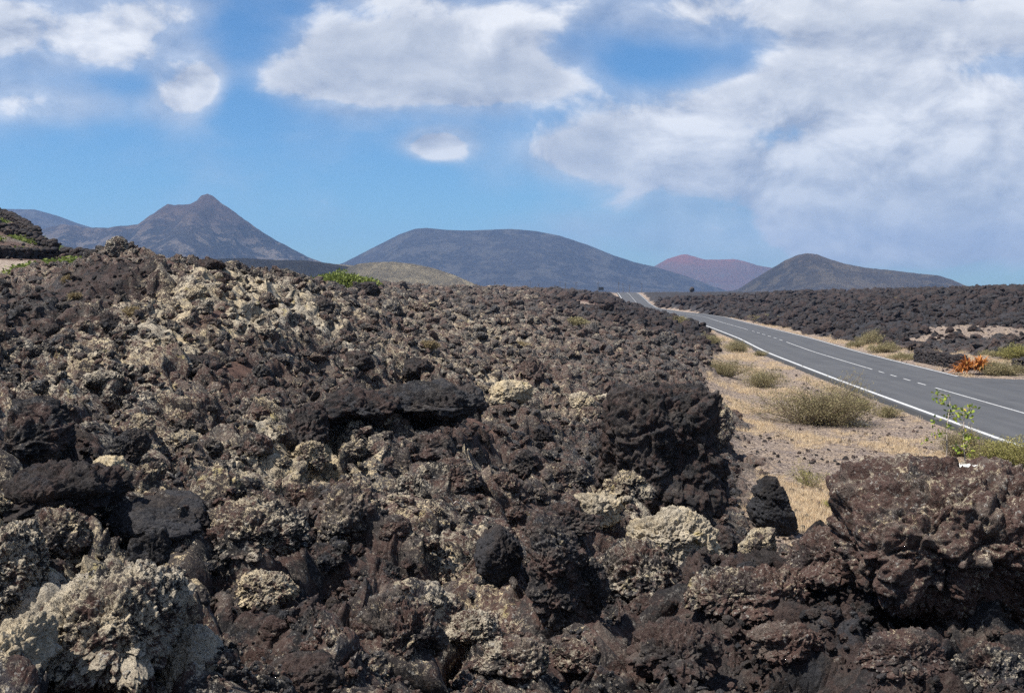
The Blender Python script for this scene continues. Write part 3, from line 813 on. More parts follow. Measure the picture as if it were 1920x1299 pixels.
# --- the great boulder at the right edge and the heap it stands on
RT(1810, 1225, 490, 342, 'huge dark brown boulder with overhanging belly at the right edge', 'block', .25, 1.0, .1, 7, depth=1.3, noise=.78, holes=.6, seed=5, sink=.05, box=.5, under=.12, dome=1.1, jag=.2)
RT(1480, 1270, 150, 75, 'low reddish brown rock in the slope left of the huge right boulder', 'chunk', .0, 1.2, .1, 6, seed=12)
RT(1700, 1290, 170, 85, 'dark brown knobbly rock below the huge overhanging boulder', 'block', .1, .9, .2, 6, seed=13)
RT(1860, 1310, 160, 80, 'grey streaked rock in the bottom right corner', 'chunk', .35, .1, .2, 6, seed=17)
RT(1270, 1310, 190, 110, 'rounded brown lump at the lower edge with a pale fleck on top', 'round', .1, .6, .6, 6, depth=.6, seed=14)
RT(1560, 1120, 210, 120, 'reddish brown block leaning against the huge right boulder', 'chunk', .0, 1.2, .1, 6, depth=.6, seed=15)
RT(1440, 1190, 190, 110, 'rust red rounded rock left of the huge right boulder', 'round', .05, 1.5, .0, 6, depth=.6, seed=16)
# --- the big block with dark face
RT(1240, 985, 265, 255, 'big dark block with shaded face and white splashed right edge', 'block', .0, .25, .8, 7, depth=1.7, noise=.75, holes=.6, seed=29, sink=.1, box=1.0, under=-.12, dome=1.0, jag=.3)
RT(1335, 850, 90, 95, 'jagged white streaked crag behind the big dark block', 'crag', .5, .0, .0, 6, depth=.9, seed=24)
RT(1447, 1010, 90, 112, 'small glossy black boulder standing alone before the dry clearing', 'crag', -.3, -.5, 1.0, 6, depth=.55, noise=.6, seed=44, dome=.25, jag=.35, lean=-.25, under=.25, holes=.5)
# --- ledge in the middle distance
RT(800, 812, 235, 95, 'blue grey overhanging ledge rock left of the cream boulder', 'slab', .05, -.3, .7, 6, depth=1.6, noise=1.1, holes=.5, seed=41)
RT(660, 812, 190, 80, 'long brown ledge rock with a hollow underneath', 'slab', .0, .3, .8, 6, depth=1.3, noise=1.1, holes=.6, seed=42)
RT(560, 850, 120, 85, 'dark maroon block at the left end of the ledge', 'block', .0, .4, .8, 6, depth=1.0, seed=43)
RT(800, 870, 110, 55, 'brown rock below the blue grey ledge', 'chunk', .1, .4, .4, 5, seed=44)
RT(728, 812, 62, 32, 'pinkish grey lumpy rock tucked under the ledge', 'round', .55, .3, .0, 5, seed=45)
# --- pale rocks around the middle
RT(958, 760, 86, 46, 'cream lichen boulder right of the blue grey ledge', 'round', 2.1, .2, .0, 6, seed=51, noise=.7)
RT(1090, 785, 60, 46, 'round pale lichen boulder left of the big dark block', 'round', 1.0, .1, .0, 6, seed=52, noise=.7)
RT(1150, 765, 60, 26, 'flat cream slab behind the round pale boulder', 'slab', 1.0, .1, .0, 5, seed=53)
RT(1015, 828, 46, 30, 'small angular black rock on the maroon cinder', 'block', -.3, -.3, 1., 5, seed=54)
RT(995, 716, 62, 42, 'brown boulder with rusty hollow behind the cream boulder', 'chunk', .2, .8, .3, 5, seed=55, holes=.4)
RT(785, 718, 70, 46, 'dark purple brown block beyond the ledge', 'block', .0, .2, .8, 5, seed=56)
RT(665, 700, 80, 42, 'dark jagged rock near the foot of the pale mound', 'block', .1, .1, .6, 5, seed=57)
# --- centre foreground
RT(1255, 1070, 205, 110, 'large boulder with cream top and speckled brown flanks', 'round', 2.1, .2, .0, 7, depth=.8, seed=61, noise=.85)
RT(1110, 1000, 125, 70, 'cream lichen lump left of the boulder with a cream top', 'round', 2.1, .2, .0, 6, depth=.6, seed=62)
RT(1200, 1150, 200, 120, 'dark speckled boulder below the boulder with a cream top', 'round', .38, .3, .0, 6, depth=.7, seed=63)
RT(1360, 1165, 150, 80, 'speckled brown boulder left of the rust red rock', 'round', .42, .4, .0, 6, depth=.5, seed=64)
RT(1045, 1195, 130, 215, 'tall dark brown upright rock in the centre foreground', 'chunk', .12, .25, .35, 7, depth=.6, noise=.85, seed=71, lean=-.15)
RT(1060, 1030, 150, 75, 'brown cap rock on top of the tall upright rock', 'block', .1, .4, .5, 6, depth=.5, seed=72)
RT(935, 1110, 95, 108, 'blue black angular shard left of the tall upright rock', 'crag', -.4, -.5, 1.0, 6, depth=.4, noise=.6, seed=79, jag=.3)
RT(1110, 1170, 70, 110, 'grey twisted rock right of the tall upright rock', 'crag', .2, -.3, .2, 6, depth=.4, seed=74)
RT(740, 1290, 200, 140, 'dark arched rock with pale rim at the lower centre', 'block', .35, .3, .1, 7, depth=.6, holes=.9, seed=75, noise=1.1)
RT(885, 1225, 110, 65, 'pale grey lichen boulder right of the dark arched rock', 'round', .85, .3, .0, 6, seed=76)
RT(960, 1290, 150, 70, 'brown boulder with fine grey speckles at the lower edge', 'round', .45, .4, .0, 6, seed=77)
RT(1090, 1280, 120, 60, 'small speckled rock pile stone at the lower edge centre', 'chunk', .5, .3, .0, 6, seed=78)
RT(855, 935, 105, 62, 'brown boulder with one white lichen splash', 'round', .3, .4, .1, 6, seed=81, noise=.8)
RT(762, 938, 58, 45, 'tan round stone left of the boulder with a white splash', 'round', .6, .5, .0, 5, seed=82, noise=.7)
RT(738, 1012, 66, 40, 'smooth brown oval stone in the pale rubble', 'round', .2, .6, .2, 5, seed=83, noise=.6)
RT(650, 1040, 130, 125, 'dark brown boulder with pale crust on its left shoulder', 'chunk', .35, .3, .1, 6, seed=84, depth=.8)
RT(1060, 930, 120, 58, 'grey brown boulder before the big dark block', 'round', .25, .2, .2, 6, seed=85)
RT(1180, 945, 105, 58, 'pale topped grey stone at the foot of the big dark block', 'chunk', .7, .0, .0, 6, seed=86)
RT(985, 900, 70, 52, 'knotty dark stone before the maroon cinder', 'chunk', .1, .3, .5, 5, seed=87)
RT(1225, 965, 80, 45, 'purple grey rock in the shade of the big dark block', 'block', .05, .1, .7, 5, seed=88)
RT(1300, 975, 60, 38, 'small purple rock below the white splashed edge', 'block', .0, .2, .8, 5, seed=89)
RT(1405, 1112, 56, 50, 'dark blue grey cube shaped stone near the small black boulder', 'block', -.3, -.5, 1.0, 5, seed=90, noise=.6)
RT(1370, 1050, 90, 50, 'dark brown rock right of the cream topped boulder', 'block', .0, .3, .7, 5, seed=91)
RT(1430, 1060, 75, 60, 'pale crusted slab leaning at the foot of the black boulder', 'slab', .9, .1, .0, 5, seed=92, lean=.3)
# --- left foreground
RT(300, 1035, 190, 82, 'flat blue grey slab with a smooth top and deep shade below', 'slab', -.2, -.6, .9, 6, depth=.9, noise=.55, seed=101)
RT(460, 1085, 250, 115, 'long speckled boulder right of the flat blue grey slab', 'round', .5, .3, .0, 7, depth=.8, seed=102, noise=.95)
RT(270, 1075, 85, 75, 'dark blue grey stone under the flat slab', 'chunk', -.1, -.3, .8, 5, seed=103)
RT(95, 1060, 145, 92, 'speckled dark boulder behind the small round stone', 'round', .45, .1, .0, 6, seed=104)
RT(90, 1110, 56, 46, 'small round brown stone beside the pale left boulder', 'round', .1, .4, .3, 5, seed=105, noise=.5)
RT(10, 1185, 130, 180, 'pale grey boulder cut by the left edge', 'round', .75, .3, .0, 7, depth=.6, seed=106, noise=.8)
RT(180, 1330, 320, 225, 'large cream crusted boulder in the bottom left corner', 'chunk', .9, .3, .0, 7, depth=.8, seed=107, noise=.8, under=-.5, sink=.02, jag=0, dome=1.3)
RT(340, 1350, 170, 130, 'yellowish crusted lump right of the large cream boulder', 'round', 2.1, .3, .0, 6, depth=.5, seed=108, under=-.5, noise=.8, jag=0, dome=1.3)
RT(20, 1330, 130, 130, 'pale crusted lump in the very bottom left corner', 'round', 2.1, .2, .0, 6, depth=.5, seed=109, under=-.5, noise=.8, jag=0, dome=1.3)
RT(490, 1160, 130, 72, 'tan lichen boulder among the dark rubble', 'round', .75, .5, .0, 6, seed=110, noise=.8)
RT(350, 1160, 75, 45, 'grey pitted stone above the large cream boulder', 'chunk', .3, -.4, .3, 5, seed=111)
RT(505, 1225, 62, 52, 'reddish round stone in the lower left rubble', 'round', .0, .9, .6, 5, seed=112, noise=.7)
RT(560, 1320, 170, 70, 'smooth brown rock at the lower edge left of the arched rock', 'round', .0, .4, .9, 6, seed=113, noise=.6)
RT(70, 905, 170, 150, 'dark folded crag at the left edge', 'crag', .1, .1, .5, 6, depth=1.2, seed=114, noise=1.0)
RT(110, 985, 230, 105, 'dark maroon mass below the folded crag', 'block', .0, .2, 1.0, 6, depth=1.0, seed=115)
RT(195, 912, 84, 46, 'bright cream lichen stone right of the folded crag', 'round', 2.1, .2, .0, 5, seed=116)
RT(235, 880, 80, 75, 'dark leaning rock above the bright cream stone', 'crag', .1, .0, .5, 6, seed=117, lean=.3)
RT(575, 895, 85, 62, 'yellow topped lichen rock left of the brown boulder', 'round', .95, .2, .0, 6, seed=118)
RT(478, 862, 62, 44, 'mauve round stone with a white spot', 'round', .3, .5, .1, 5, seed=119, noise=.6)
RT(530, 845, 50, 50, 'tan and blue grey stone right of the mauve round stone', 'block', .6, .0, .0, 5, seed=120)
RT(265, 815, 55, 38, 'pinkish white splashed stone in the left rubble', 'round', .7, .5, .0, 5, seed=121)
RT(190, 730, 85, 36, 'thin arched crust slab over a dark hollow', 'slab', .7, .0, .0, 6, seed=122, holes=.4)
RT(365, 705, 110, 38, 'dark ridge stone below the pale slope', 'slab', .0, .1, .7, 6, seed=123)
# --- on the left mound
RT(218, 488, 54, 44, 'round boulder with yellow lichen cap on the mound crest', 'round', .62, .2, .0, 6, seed=131, noise=.6, sink=.1)
RT(247, 482, 22, 16, 'small pale stone beside the yellow capped boulder', 'chunk', .6, .0, .0, 5, seed=132)
RT(395, 510, 62, 24, 'dark overhanging cap rock on the mound crest', 'slab', .0, .5, .8, 6, seed=133)
RT(410, 528, 70, 22, 'maroon ledge under the dark cap rock', 'block', .0, .8, .8, 5, seed=134)
RT(430, 505, 18, 10, 'little pale stone on the crest of the pale mound', 'round', .8, .0, .0, 4, seed=135)
RT(372, 566, 44, 30, 'yellow lichen outcrop at the left end of the pale mound', 'chunk', 1.1, .2, .0, 6, seed=136)
RT(380, 592, 46, 30, 'speckled knob below the yellow lichen outcrop', 'chunk', .6, .2, .0, 5, seed=137)
RT(68, 535, 42, 18, 'flat grey slab on the maroon slope', 'slab', .1, -.5, .3, 5, seed=138, noise=.5)
RT(10, 545, 28, 20, 'grey block on the slope at the left edge', 'block', .2, -.4, .3, 5, seed=139)
RT(122, 590, 34, 22, 'split grey and brown stone on the slope', 'block', .3, -.2, .2, 5, seed=140)
RT(325, 583, 26, 16, 'pale stone at the foot of the maroon slope', 'chunk', .7, .2, .0, 5, seed=141)
RT(480, 528, 30, 24, 'pointed dark stone on the crest of the pale mound', 'crag', .4, .0, .2, 5, seed=142)
RT(540, 525, 50, 24, 'grey outcrop left of the green shrub', 'chunk', .5, -.3, .2, 5, seed=143)
RT(690, 556, 50, 26, 'black rock right below the green shrub', 'block', .0, -.2, .9, 5, seed=144)
RT(600, 590, 60, 34, 'dark hollow rock on the right flank of the pale mound', 'chunk', .2, .0, .4, 5, seed=145, holes=.7)
RT(210, 620, 60, 34, 'dark rock below the maroon slope', 'block', .0, .0, .8, 5, seed=146)
RT(85, 640, 60, 34, 'black rock near the left edge below the slope', 'block', .0, .0, .8, 5, seed=147)
# --- right side beyond the road
RT(1868, 662, 26, 26, 'upright rusty brown rock behind the dry stone wall', 'block', .0, .7, .5, 5, seed=151)
RT(1893, 668, 34, 22, 'dark rock right of the upright rusty rock', 'chunk', .3, .0, .4, 5, seed=152)
RT(1297, 548, 10, 10, 'small spike of rock on the skyline right of the road', 'crag', .0, .0, .5, 4, seed=153)
RT(1690, 656, 28, 9, 'low reddish rock between the shrubs right of the road', 'slab', .0, .6, .4, 4, seed=154)

# --- white crust patch on the great boulder is a flake lying on it
# individual rocks of the flow (many alike)
VAR = []
for i in range(16):
    kd = ['block', 'crag', 'crag', 'chunk', 'slab', 'block', 'crag', 'block'][i % 8]
    sz = np.array([1.0, .95, .62 if kd != 'slab' else .4]) * np.array([1, random.uniform(.7, 1.05), random.uniform(.85, 1.3)])
    S, Fa = rock_shape(900 + i, 4, kind=kd, size=tuple(sz), noise=1.2, dome=.45, jag=.6)
    VAR.append((S, Fa, sz))
VAR5 = []
for i in range(14):
    kd = ['block', 'chunk', 'crag', 'block', 'crag', 'round', 'slab'][i % 7]
    sz = np.array([1.0, .9, .66 if kd != 'slab' else .42]) * np.array([1, random.uniform(.75, 1.05), random.uniform(.85, 1.25)])
    S, Fa = rock_shape(700 + i, 5, kind=kd, size=tuple(sz), noise=1.15, dome=.8, jag=.4)
    VAR5.append((raw_mesh('lava_rock', S, Fa, m_rock), sz))

REGION = [
 (0, 470, 460, 640, 'on the maroon slope of the left mound'), (300, 500, 760, 660, 'on the flank of the pale mound'), (0, 600, 520, 780, 'in the pale rubble below the left mound'),
 (0, 780, 520, 960, 'in the rubble around the folded crag'), (480, 640, 1000, 780, 'on the flow behind the ledge'), (480, 780, 1000, 960, 'below the blue grey ledge'),
 (0, 960, 620, 1299, 'around the flat slab and cream corner boulder'), (620, 960, 1160, 1299, 'around the tall upright rock'), (1000, 640, 1400, 860, 'between the big dark block and the verge'),
 (1160, 860, 1920, 1299, 'at the foot of the right hand boulders'), (700, 545, 1330, 640, 'on the distant flow left of the road'), (1330, 540, 1920, 700, 'on the flow beyond the road')]
def region_of(px, py):
    for (a, b_, c_, d_, s) in REGION:
        if a <= px < c_ and b_ <= py < d_: return s
    return 'at the border of the lava'
def look_of(l, tn, ba):
    if l > .7: return 'cream lichen covered rock'
    if l > .4: return 'grey speckled lava rock'
    if tn > .5: return 'reddish brown lava rock'
    if tn < 0: return 'dark grey lava rock'
    return 'dark brown lava rock'
cnt = 0; tries = 0
while cnt < 205 and tries < 6000:
    tries += 1
    px = random.uniform(-20, 1620)
    py = random.triangular(600, 1290, 1000) if random.random() < .8 else random.uniform(560, 700)
    if px > 1600 and py > 1200: continue
    s_px = (24 + 75 * random.random() ** 2.2) * (.55 + .6 * (py - 560) / 700)
    if any(abs(px - a) < c_ * .8 + s_px * .4 and abs(py - b_) < d_ * .8 + s_px * .3 for (a, b_, c_, d_) in TAKEN): continue
    x, y, z = hit(px, py)
    if float(verge_mask(np.array([x]), np.array([y]))[0]) > .3 or y > 120: continue
    s = s_px * y / F
    l = float(np.clip(zones(np.array([x]), np.array([y]), LICH)[0] * 1.1 + random.uniform(-.25, .4), -.3, 1.15))
    ba = float(np.clip(zones(np.array([x]), np.array([y]), BARE)[0] + random.uniform(-.3, .2), 0, 1))
    l = l * (1 - .6 * ba)
    tn = random.uniform(-.5, .9) if not (px > 1150 and py > 1020) else random.uniform(.4, 1.0)
    if px > 1380 and y > 9: continue
    me, sz = VAR5[cnt % len(VAR5)]
    sc = s * random.uniform(.9, 1.2)
    reg = region_of(px, py); lk = look_of(l, tn, ba)
    o = link('lava_rock', me, loc=(x, y + .2 * s, z + sz[2] * sc * .24), rot=(random.uniform(-.4, .4), random.uniform(-.4, .4), random.uniform(0, 6.28)),
             lich=l, tint=tn, bare=ba, label=lk + ' ' + reg, category='rock', group=lk + 's ' + reg)
    o.scale = (sc, sc, sc)
    TAKEN.append((px, py - s_px * .3, s_px * .45, s_px * .3)); cnt += 1

# --- rubble: uncountable stones, instanced on points
rub_col = bpy.data.collections.new('rubble_stones')
for i, (S, Fa, sz) in enumerate(VAR):
    o = bpy.data.objects.new('rubble_stone_%02d' % i, raw_mesh('rubble_stone', S, Fa, m_rub)); rub_col.objects.link(o)

def scatter(name, label, P, rot, scl, idx, attrs, coll):
    me = bpy.data.meshes.new(name)
    me.vertices.add(len(P)); me.vertices.foreach_set('co', np.asarray(P, np.float32).ravel())
    for k, v in (('rot', rot), ('scl', scl)):
        a = me.attributes.new(k, 'FLOAT_VECTOR', 'POINT'); a.data.foreach_set('vector', np.asarray(v, np.float32).ravel())
    a = me.attributes.new('idx', 'INT', 'POINT'); a.data.foreach_set('value', np.asarray(idx, np.int32))
    for k, v in attrs.items():
        a = me.attributes.new(k, 'FLOAT', 'POINT'); a.data.foreach_set('value', np.asarray(v, np.float32))
    o = link(name, me, kind='stuff', label=label)
    ng = bpy.data.node_groups.new(name + '_nodes', 'GeometryNodeTree')
    ng.interface.new_socket('Geometry', in_out='INPUT', socket_type='NodeSocketGeometry')
    ng.interface.new_socket('Geometry', in_out='OUTPUT', socket_type='NodeSocketGeometry')
    gi = ng.nodes.new('NodeGroupInput'); go = ng.nodes.new('NodeGroupOutput')
    ip = ng.nodes.new('GeometryNodeInstanceOnPoints'); ci = ng.nodes.new('GeometryNodeCollectionInfo')
    ci.inputs['Collection'].default_value = coll; ci.inputs['Separate Children'].default_value = True; ci.inputs['Reset Children'].default_value = True
    ip.inputs['Pick Instance'].default_value = True
    def na(nm, tp):
        q = ng.nodes.new('GeometryNodeInputNamedAttribute'); q.data_type = tp; q.inputs['Name'].default_value = nm
        return q.outputs['Attribute']
    L = ng.links.new
    L(gi.outputs[0], ip.inputs['Points']); L(ci.outputs[0], ip.inputs['Instance'])
    L(na('idx', 'INT'), ip.inputs['Instance Index']); L(na('rot', 'FLOAT_VECTOR'), ip.inputs['Rotation']); L(na('scl', 'FLOAT_VECTOR'), ip.inputs['Scale'])
    L(ip.outputs[0], go.inputs[0])
    md = o.modifiers.new('scatter', 'NODES'); md.node_group = ng
    return o

def scat_rubble():
    N = 150000
    u = rng.uniform(-.60, .60, N)
    ly = rng.uniform(0, 1, N) ** .85
    y = np.exp(np.log(3.6) + ly * (np.log(330) - np.log(3.6)))
    x = u * y
    vm_ = verge_mask(x, y)
    soil = bil(SO, iy(y), iu(u)); ter = bil(TER, iy(y), iu(u)); pal = bil(PA, iy(y), iu(u)); cin = bil(cinder, iy(y), iu(u))
    keep = (vm_ < .45) & (rng.uniform(0, 1, N) > .8 * bil(TAN, iy(y), iu(u))) & (rng.uniform(0, 1, N) > soil * .85 + pal) & (rng.uniform(0, 1, N) > ter * .9) & (np.abs(x - road_x(y)) > 5)
    x, y, u, cin = x[keep], y[keep], u[keep], cin[keep]
    n = len(x)
    spx = 3.0 + 24 * rng.uniform(0, 1, n) ** 5                 # seen size of a stone, in thousandths of its distance
    s = spx / F * y * 1.1
    s = np.clip(s, .02, np.interp(y, [3, 10, 30, 80, 200], [.16, .3, .75, 1.4, 2.2])) * (1 - .45 * cin)
    z = surf(x, y)
    l = np.clip(zones(x, y, LICH) * 1.15 + rng.uniform(-.4, .42, n) * sstep(.42, .1, u), -.3, 1.15)
    ba = np.clip(zones(x, y, BARE) + rng.uniform(-.3, .2, n) + 1.3 * sstep(60, 110, y) * sstep(-.05, .12, u), 0, 1.2)
    l = l * (1 - .6 * ba)
    tn = rng.uniform(-.5, .9, n)
    rot = np.stack([rng.uniform(-.9, .9, n), rng.uniform(-.9, .9, n), rng.uniform(0, 6.28, n)], 1)
    scl = np.stack([s, s * rng.uniform(.7, 1.1, n), s * rng.uniform(.55, 1.2, n)], 1)
    P = np.stack([x, y, z + s * .12], 1)
    return scatter('lava_rubble', 'loose lava rubble covering the whole flow', P, rot, scl, rng.integers(0, 16, n), dict(lich=l, tint=tn, bare=ba), rub_col)
scat_rubble()

# scattered pebbles on the verge
def scat_pebbles():
    N = 34000
    u = rng.uniform(-.05, .6, N); y = np.exp(rng.uniform(np.log(14), np.log(190), N)); x = u * y
    d = np.abs(x - road_x(y))
    k = (verge_mask(x, y) > .6) & (d > HALF + .5) & ~((x > road_x(y)) & (y < 64)) & (perlin(x * .5, y * .5, 2.5) > -.1)
    x, y = x[k], y[k]; n = len(x)
    s = rng.uniform(.02, .06, n) + .16 * rng.uniform(0, 1, n) ** 8
    rot = rng.uniform(0, 6.28, (n, 3)); scl = s[:, None] * rng.uniform(.8, 1.2, (n, 3))
    P = np.stack([x, y, surf(x, y) + s * .1], 1)
    scatter('gravel', 'loose dark stones on the dry verge', P, rot, scl, rng.integers(0, 16, n), dict(lich=rng.uniform(-.3, .5, n), tint=rng.uniform(-.3, .9, n), bare=rng.uniform(0, 1, n)), rub_col)
scat_pebbles()

# white crust flake on the great boulder
def drop_on(px, py, obj_list=None):
    bpy.context.view_layer.update()
    o = Vector((0, 0, EYE)); d = Vector(((px - 960) / F, 1, (HY - py) / F)).normalized()
    dg = bpy.context.evaluated_depsgraph_get()
    ok, loc, nrm, i, ob, mt = scene.ray_cast(dg, o, d)
    return loc if ok else None

# ------------------------------------------------------------------ plants
def leaf_mat(name, c1, c2, c3=None):
    m, t, b = new_mat(name)
    rn = t.attr('rnd')
    c = t.mix(t.step(rn, .1, .9), c1, c2)
    if c3: c = t.mix(t.step(rn, .88, .95), c, c3)
    t.put(b.inputs['Base Color'], c); b.inputs['Roughness'].default_value = .75
    tr = t.n('ShaderNodeBsdfTranslucent'); t.put(tr.inputs[0], c)
    mx = t.n('ShaderNodeMixShader'); mx.inputs[0].default_value = .25
    out = [n for n in t.t.nodes if n.type == 'OUTPUT_MATERIAL'][0]
    t.t.links.new(b.outputs[0], mx.inputs[1]); t.t.links.new(tr.outputs[0], mx.inputs[2]); t.t.links.new(mx.outputs[0], out.inputs[0])
    return m
m_olive = leaf_mat('olive_leaf', (.20, .175, .085), (.34, .29, .16), (.44, .37, .25))
m_straw = leaf_mat('straw_leaf', (.22, .17, .09), (.34, .27, .16))
m_greeny = leaf_mat('green_leaf', (.12, .155, .035), (.23, .265, .07))
m_yel = leaf_mat('yellow_green_leaf', (.17, .16, .045), (.36, .33, .12), (.50, .42, .10))
m_grey = leaf_mat('grey_leaf', (.30, .28, .24), (.44, .42, .38))
m_orange = leaf_mat('orange_leaf', (.26, .085, .02), (.48, .20, .05), (.25, .2, .06))
m_twig = plain('twig', (.12, .09, .06), .9, (.2, .15, .1), 30)
m_pale_twig = plain('pale_twig', (.42, .34, .27), .9, (.55, .46, .38), 30)
m_grass = leaf_mat('dry_grass_blade', (.56, .42, .26), (.76, .62, .42), (.30, .18, .11))

def tubes(paths, k=4):
    """paths: list of (points (n,3), radii (n,)) -> V, F quads"""
    Vs, Fs, off = [], [], 0
    for P, r in paths:
        P = np.asarray(P, float); n = len(P)
        T = np.gradient(P, axis=0); T /= np.linalg.norm(T, axis=1)[:, None] + 1e-9
        up = np.array([0.31, .22, .92]); A = np.cross(T, up); A /= np.linalg.norm(A, axis=1)[:, None] + 1e-9; B = np.cross(T, A)
        an = np.arange(k) / k * 2 * np.pi
        ring = P[:, None] + (A[:, None] * np.cos(an)[None, :, None] + B[:, None] * np.sin(an)[None, :, None]) * np.asarray(r)[:, None, None]
        Vs.append(ring.reshape(-1, 3))
        i = np.arange(n - 1)[:, None] * k + np.arange(k)[None]; j = np.arange(n - 1)[:, None] * k + (np.arange(k)[None] + 1) % k
        Fs.append(np.stack([i, j, j + k, i + k], -1).reshape(-1, 4) + off); off += n * k
    return np.concatenate(Vs), np.concatenate(Fs)
def leaves_tri(C, Dr, L, Wd, r_):
    """one slim quad per leaf"""
    n = len(C)
    S = np.cross(Dr, r_.normal(size=(n, 3))); S /= np.linalg.norm(S, axis=1)[:, None] + 1e-9
    L = np.broadcast_to(L, (n,))[:, None]; Wd = np.broadcast_to(Wd, (n,))[:, None]
    V = np.stack([C - S * Wd * .25, C + Dr * L * .5 + S * Wd * .5, C + Dr * L, C + Dr * L * .5 - S * Wd * .5], 1).reshape(-1, 3)
    return V, np.arange(4 * n).reshape(-1, 4)
def shrub_data(seed, wd, ht, dens, leaf=(.05, .016), depth=None, droop=.0, upward=.5):
    """twigs that fan out from the root and leaves along them, in a broken dome"""
    r_ = np.random.default_rng(seed)
    dp = depth or wd * .85
    ns = int(60 * dens)
    paths = []; C = []; Dv = []
    lobes = [(r_.uniform(-.35, .35), r_.uniform(-.35, .35), r_.uniform(.55, 1.0), r_.uniform(.28, .5)) for _ in range(7)]
    for i in range(ns):
        lx, ly, lh, lr = lobes[r_.integers(len(lobes))]
        a = r_.uniform(0, 2 * np.pi); rr = lr * math.sqrt(r_.uniform(0, 1))
        hz = lh * (1 - (rr / lr) ** 2 * .6) * r_.uniform(.65, 1.08)
        tip = np.array([(lx + rr * math.cos(a)) * wd, (ly + rr * math.sin(a)) * dp, hz * ht])
        root = np.array([lx * wd * .3, ly * dp * .3, -.02]) + r_.normal(size=3) * [.03 * wd, .03 * dp, 0]
        tm = np.linspace(0, 1, 6)[:, None]
        bow = r_.normal(size=3) * .06 * wd
        Pp = root + (tip - root) * tm ** np.array([1, 1, .8 + .3 * r_.random()]) + bow * np.sin(tm * np.pi)
        paths.append((Pp, np.linspace(.006, .0022, 6) * (ht ** .5) * 1.3))
        m = 34
        tt = r_.uniform(.35, 1.02, m)
        Pc = np.stack([np.interp(tt, tm[:, 0], Pp[:, k]) for k in range(3)], 1) + r_.normal(size=(m, 3)) * .045 * np.array([wd, dp, ht])
        Pc[:, 2] = np.maximum(Pc[:, 2], .01)
        dd = r_.normal(size=(m, 3)) + (tip - root) / np.linalg.norm(tip - root) * .8; dd[:, 2] += upward
        C.append(Pc); Dv.append(dd / np.linalg.norm(dd, axis=1)[:, None])
    C = np.concatenate(C); Dv = np.concatenate(Dv)
    L = leaf[0] * r_.uniform(.6, 1.4, len(C))
    LV = leaves_tri(C, Dv, L, leaf[1], r_)
    clump = fbm(C[:, 0] * 4 / wd, C[:, 1] * 4 / wd, C[:, 2] * 4 / wd + seed, 2)
    rnd = np.clip(r_.uniform(0, 1, len(C)) * .6 + .2 + clump * .5, 0, 1)
    TV = tubes(paths, 3)
    return LV, TV, np.repeat(rnd, 4)
_sd = 0
def shrub(px, py, wpx, hpx, label, mat, dens=1.0, leaf=(.06, .02), name='shrub', cat='shrub', group=None, tw=None, upward=.5, parts=True, zoff=0.):
    global _sd
    _sd += 1
    x, y, z = hit(px, py)
    W = wpx * y / F; H = hpx * y / F
    y += W * .25; x = (px - 960) / F * y
    z = float(surf(np.array([x]), np.array([y]))[0]) if zoff is None else z + zoff
    (LV, LF), (TV, TF), rnd = shrub_data(300 + _sd, W, H, dens, leaf, upward=upward)
    LV = LV * [1, 1, 1]
    if parts:
        e = link(name, None, loc=(x, y, z), label=label, category=cat)
        link('foliage', raw_mesh('foliage', LV, LF, mat, dict(rnd=rnd), False), e)
        link('branches', raw_mesh('branches', TV, TF, tw or m_twig), e)
    else:
        e = link(name, raw_mesh(name, LV, LF, mat, dict(rnd=rnd), False), loc=(x, y, z), label=label, category=cat)
    if group: e['group'] = group
    return e
shrub(1535, 802, 205, 118, 'large wide olive shrub in the middle of the dry verge', m_olive, 9, (.075, .022))
shrub(1432, 730, 88, 42, 'low olive shrub in the straw behind the large wide shrub', m_olive, 4, (.07, .022))
shrub(1362, 707, 105, 40, 'dark olive shrub at the edge of the lava left of the road', m_olive, 4.5, (.07, .022))
shrub(1388, 663, 66, 32, 'round olive shrub touching the left road line', m_olive, 4, (.09, .03))
shrub(1338, 645, 44, 24, 'small olive shrub behind the round roadside shrub', m_olive, 2.5, (.09, .03))
shrub(1428, 668, 26, 12, 'tiny brownish tuft beside the left road line', m_olive, 1.2, (.07, .025))
shrub(1272, 606, 46, 14, 'low straw coloured shrub where the road bends', m_olive, 2, (.12, .05))
shrub(1665, 785, 52, 26, 'small thin olive shrub right of the large wide shrub', m_olive, 1.6, (.06, .018))
shrub(1610, 772, 40, 26, 'greener leafy sprig growing from the large wide shrub', m_yel, .9, (.07, .035))
shrub(1612, 800, 44, 12, 'silvery grey low plant at the foot of the large shrub', m_grey, 1.2, (.05, .018))
shrub(1525, 918, 80, 52, 'sparse grey green shrub in the dry clearing', m_yel, .8, (.045, .010))
shrub(1560, 960, 60, 18, 'faint low weed near the small black boulder', m_yel, .5, (.04, .010))
shrub(1815, 862, 88, 66, 'olive bush behind the huge right boulder', m_olive, 4, (.055, .016))
shrub(1890, 880, 120, 62, 'yellow green flowering bush at the right edge', m_yel, 6, (.05, .024))
shrub(1625, 648, 56, 34, 'olive shrub beyond the road right of the straw patch', m_olive, 4, (.10, .035))
shrub(1655, 662, 48, 22, 'greenish shrub beside the right road line', m_olive, 3, (.10, .035))
shrub(1602, 652, 34, 16, 'small low shrub left of the olive shrub beyond the road', m_olive, 2, (.10, .035))
shrub(1695, 676, 60, 14, 'low brownish shrub before the dry stone wall', m_olive, 2.4, (.09, .03))
shrub(1875, 705, 72, 34, 'dark olive bush between orange plant and right edge', m_olive, 5, (.09, .03))
shrub(1905, 676, 60, 34, 'light green bush at the right edge beyond the road', m_yel, 4, (.10, .035))
shrub(1860, 672, 40, 16, 'greyish bush behind the orange plant', m_olive, 2, (.09, .03))
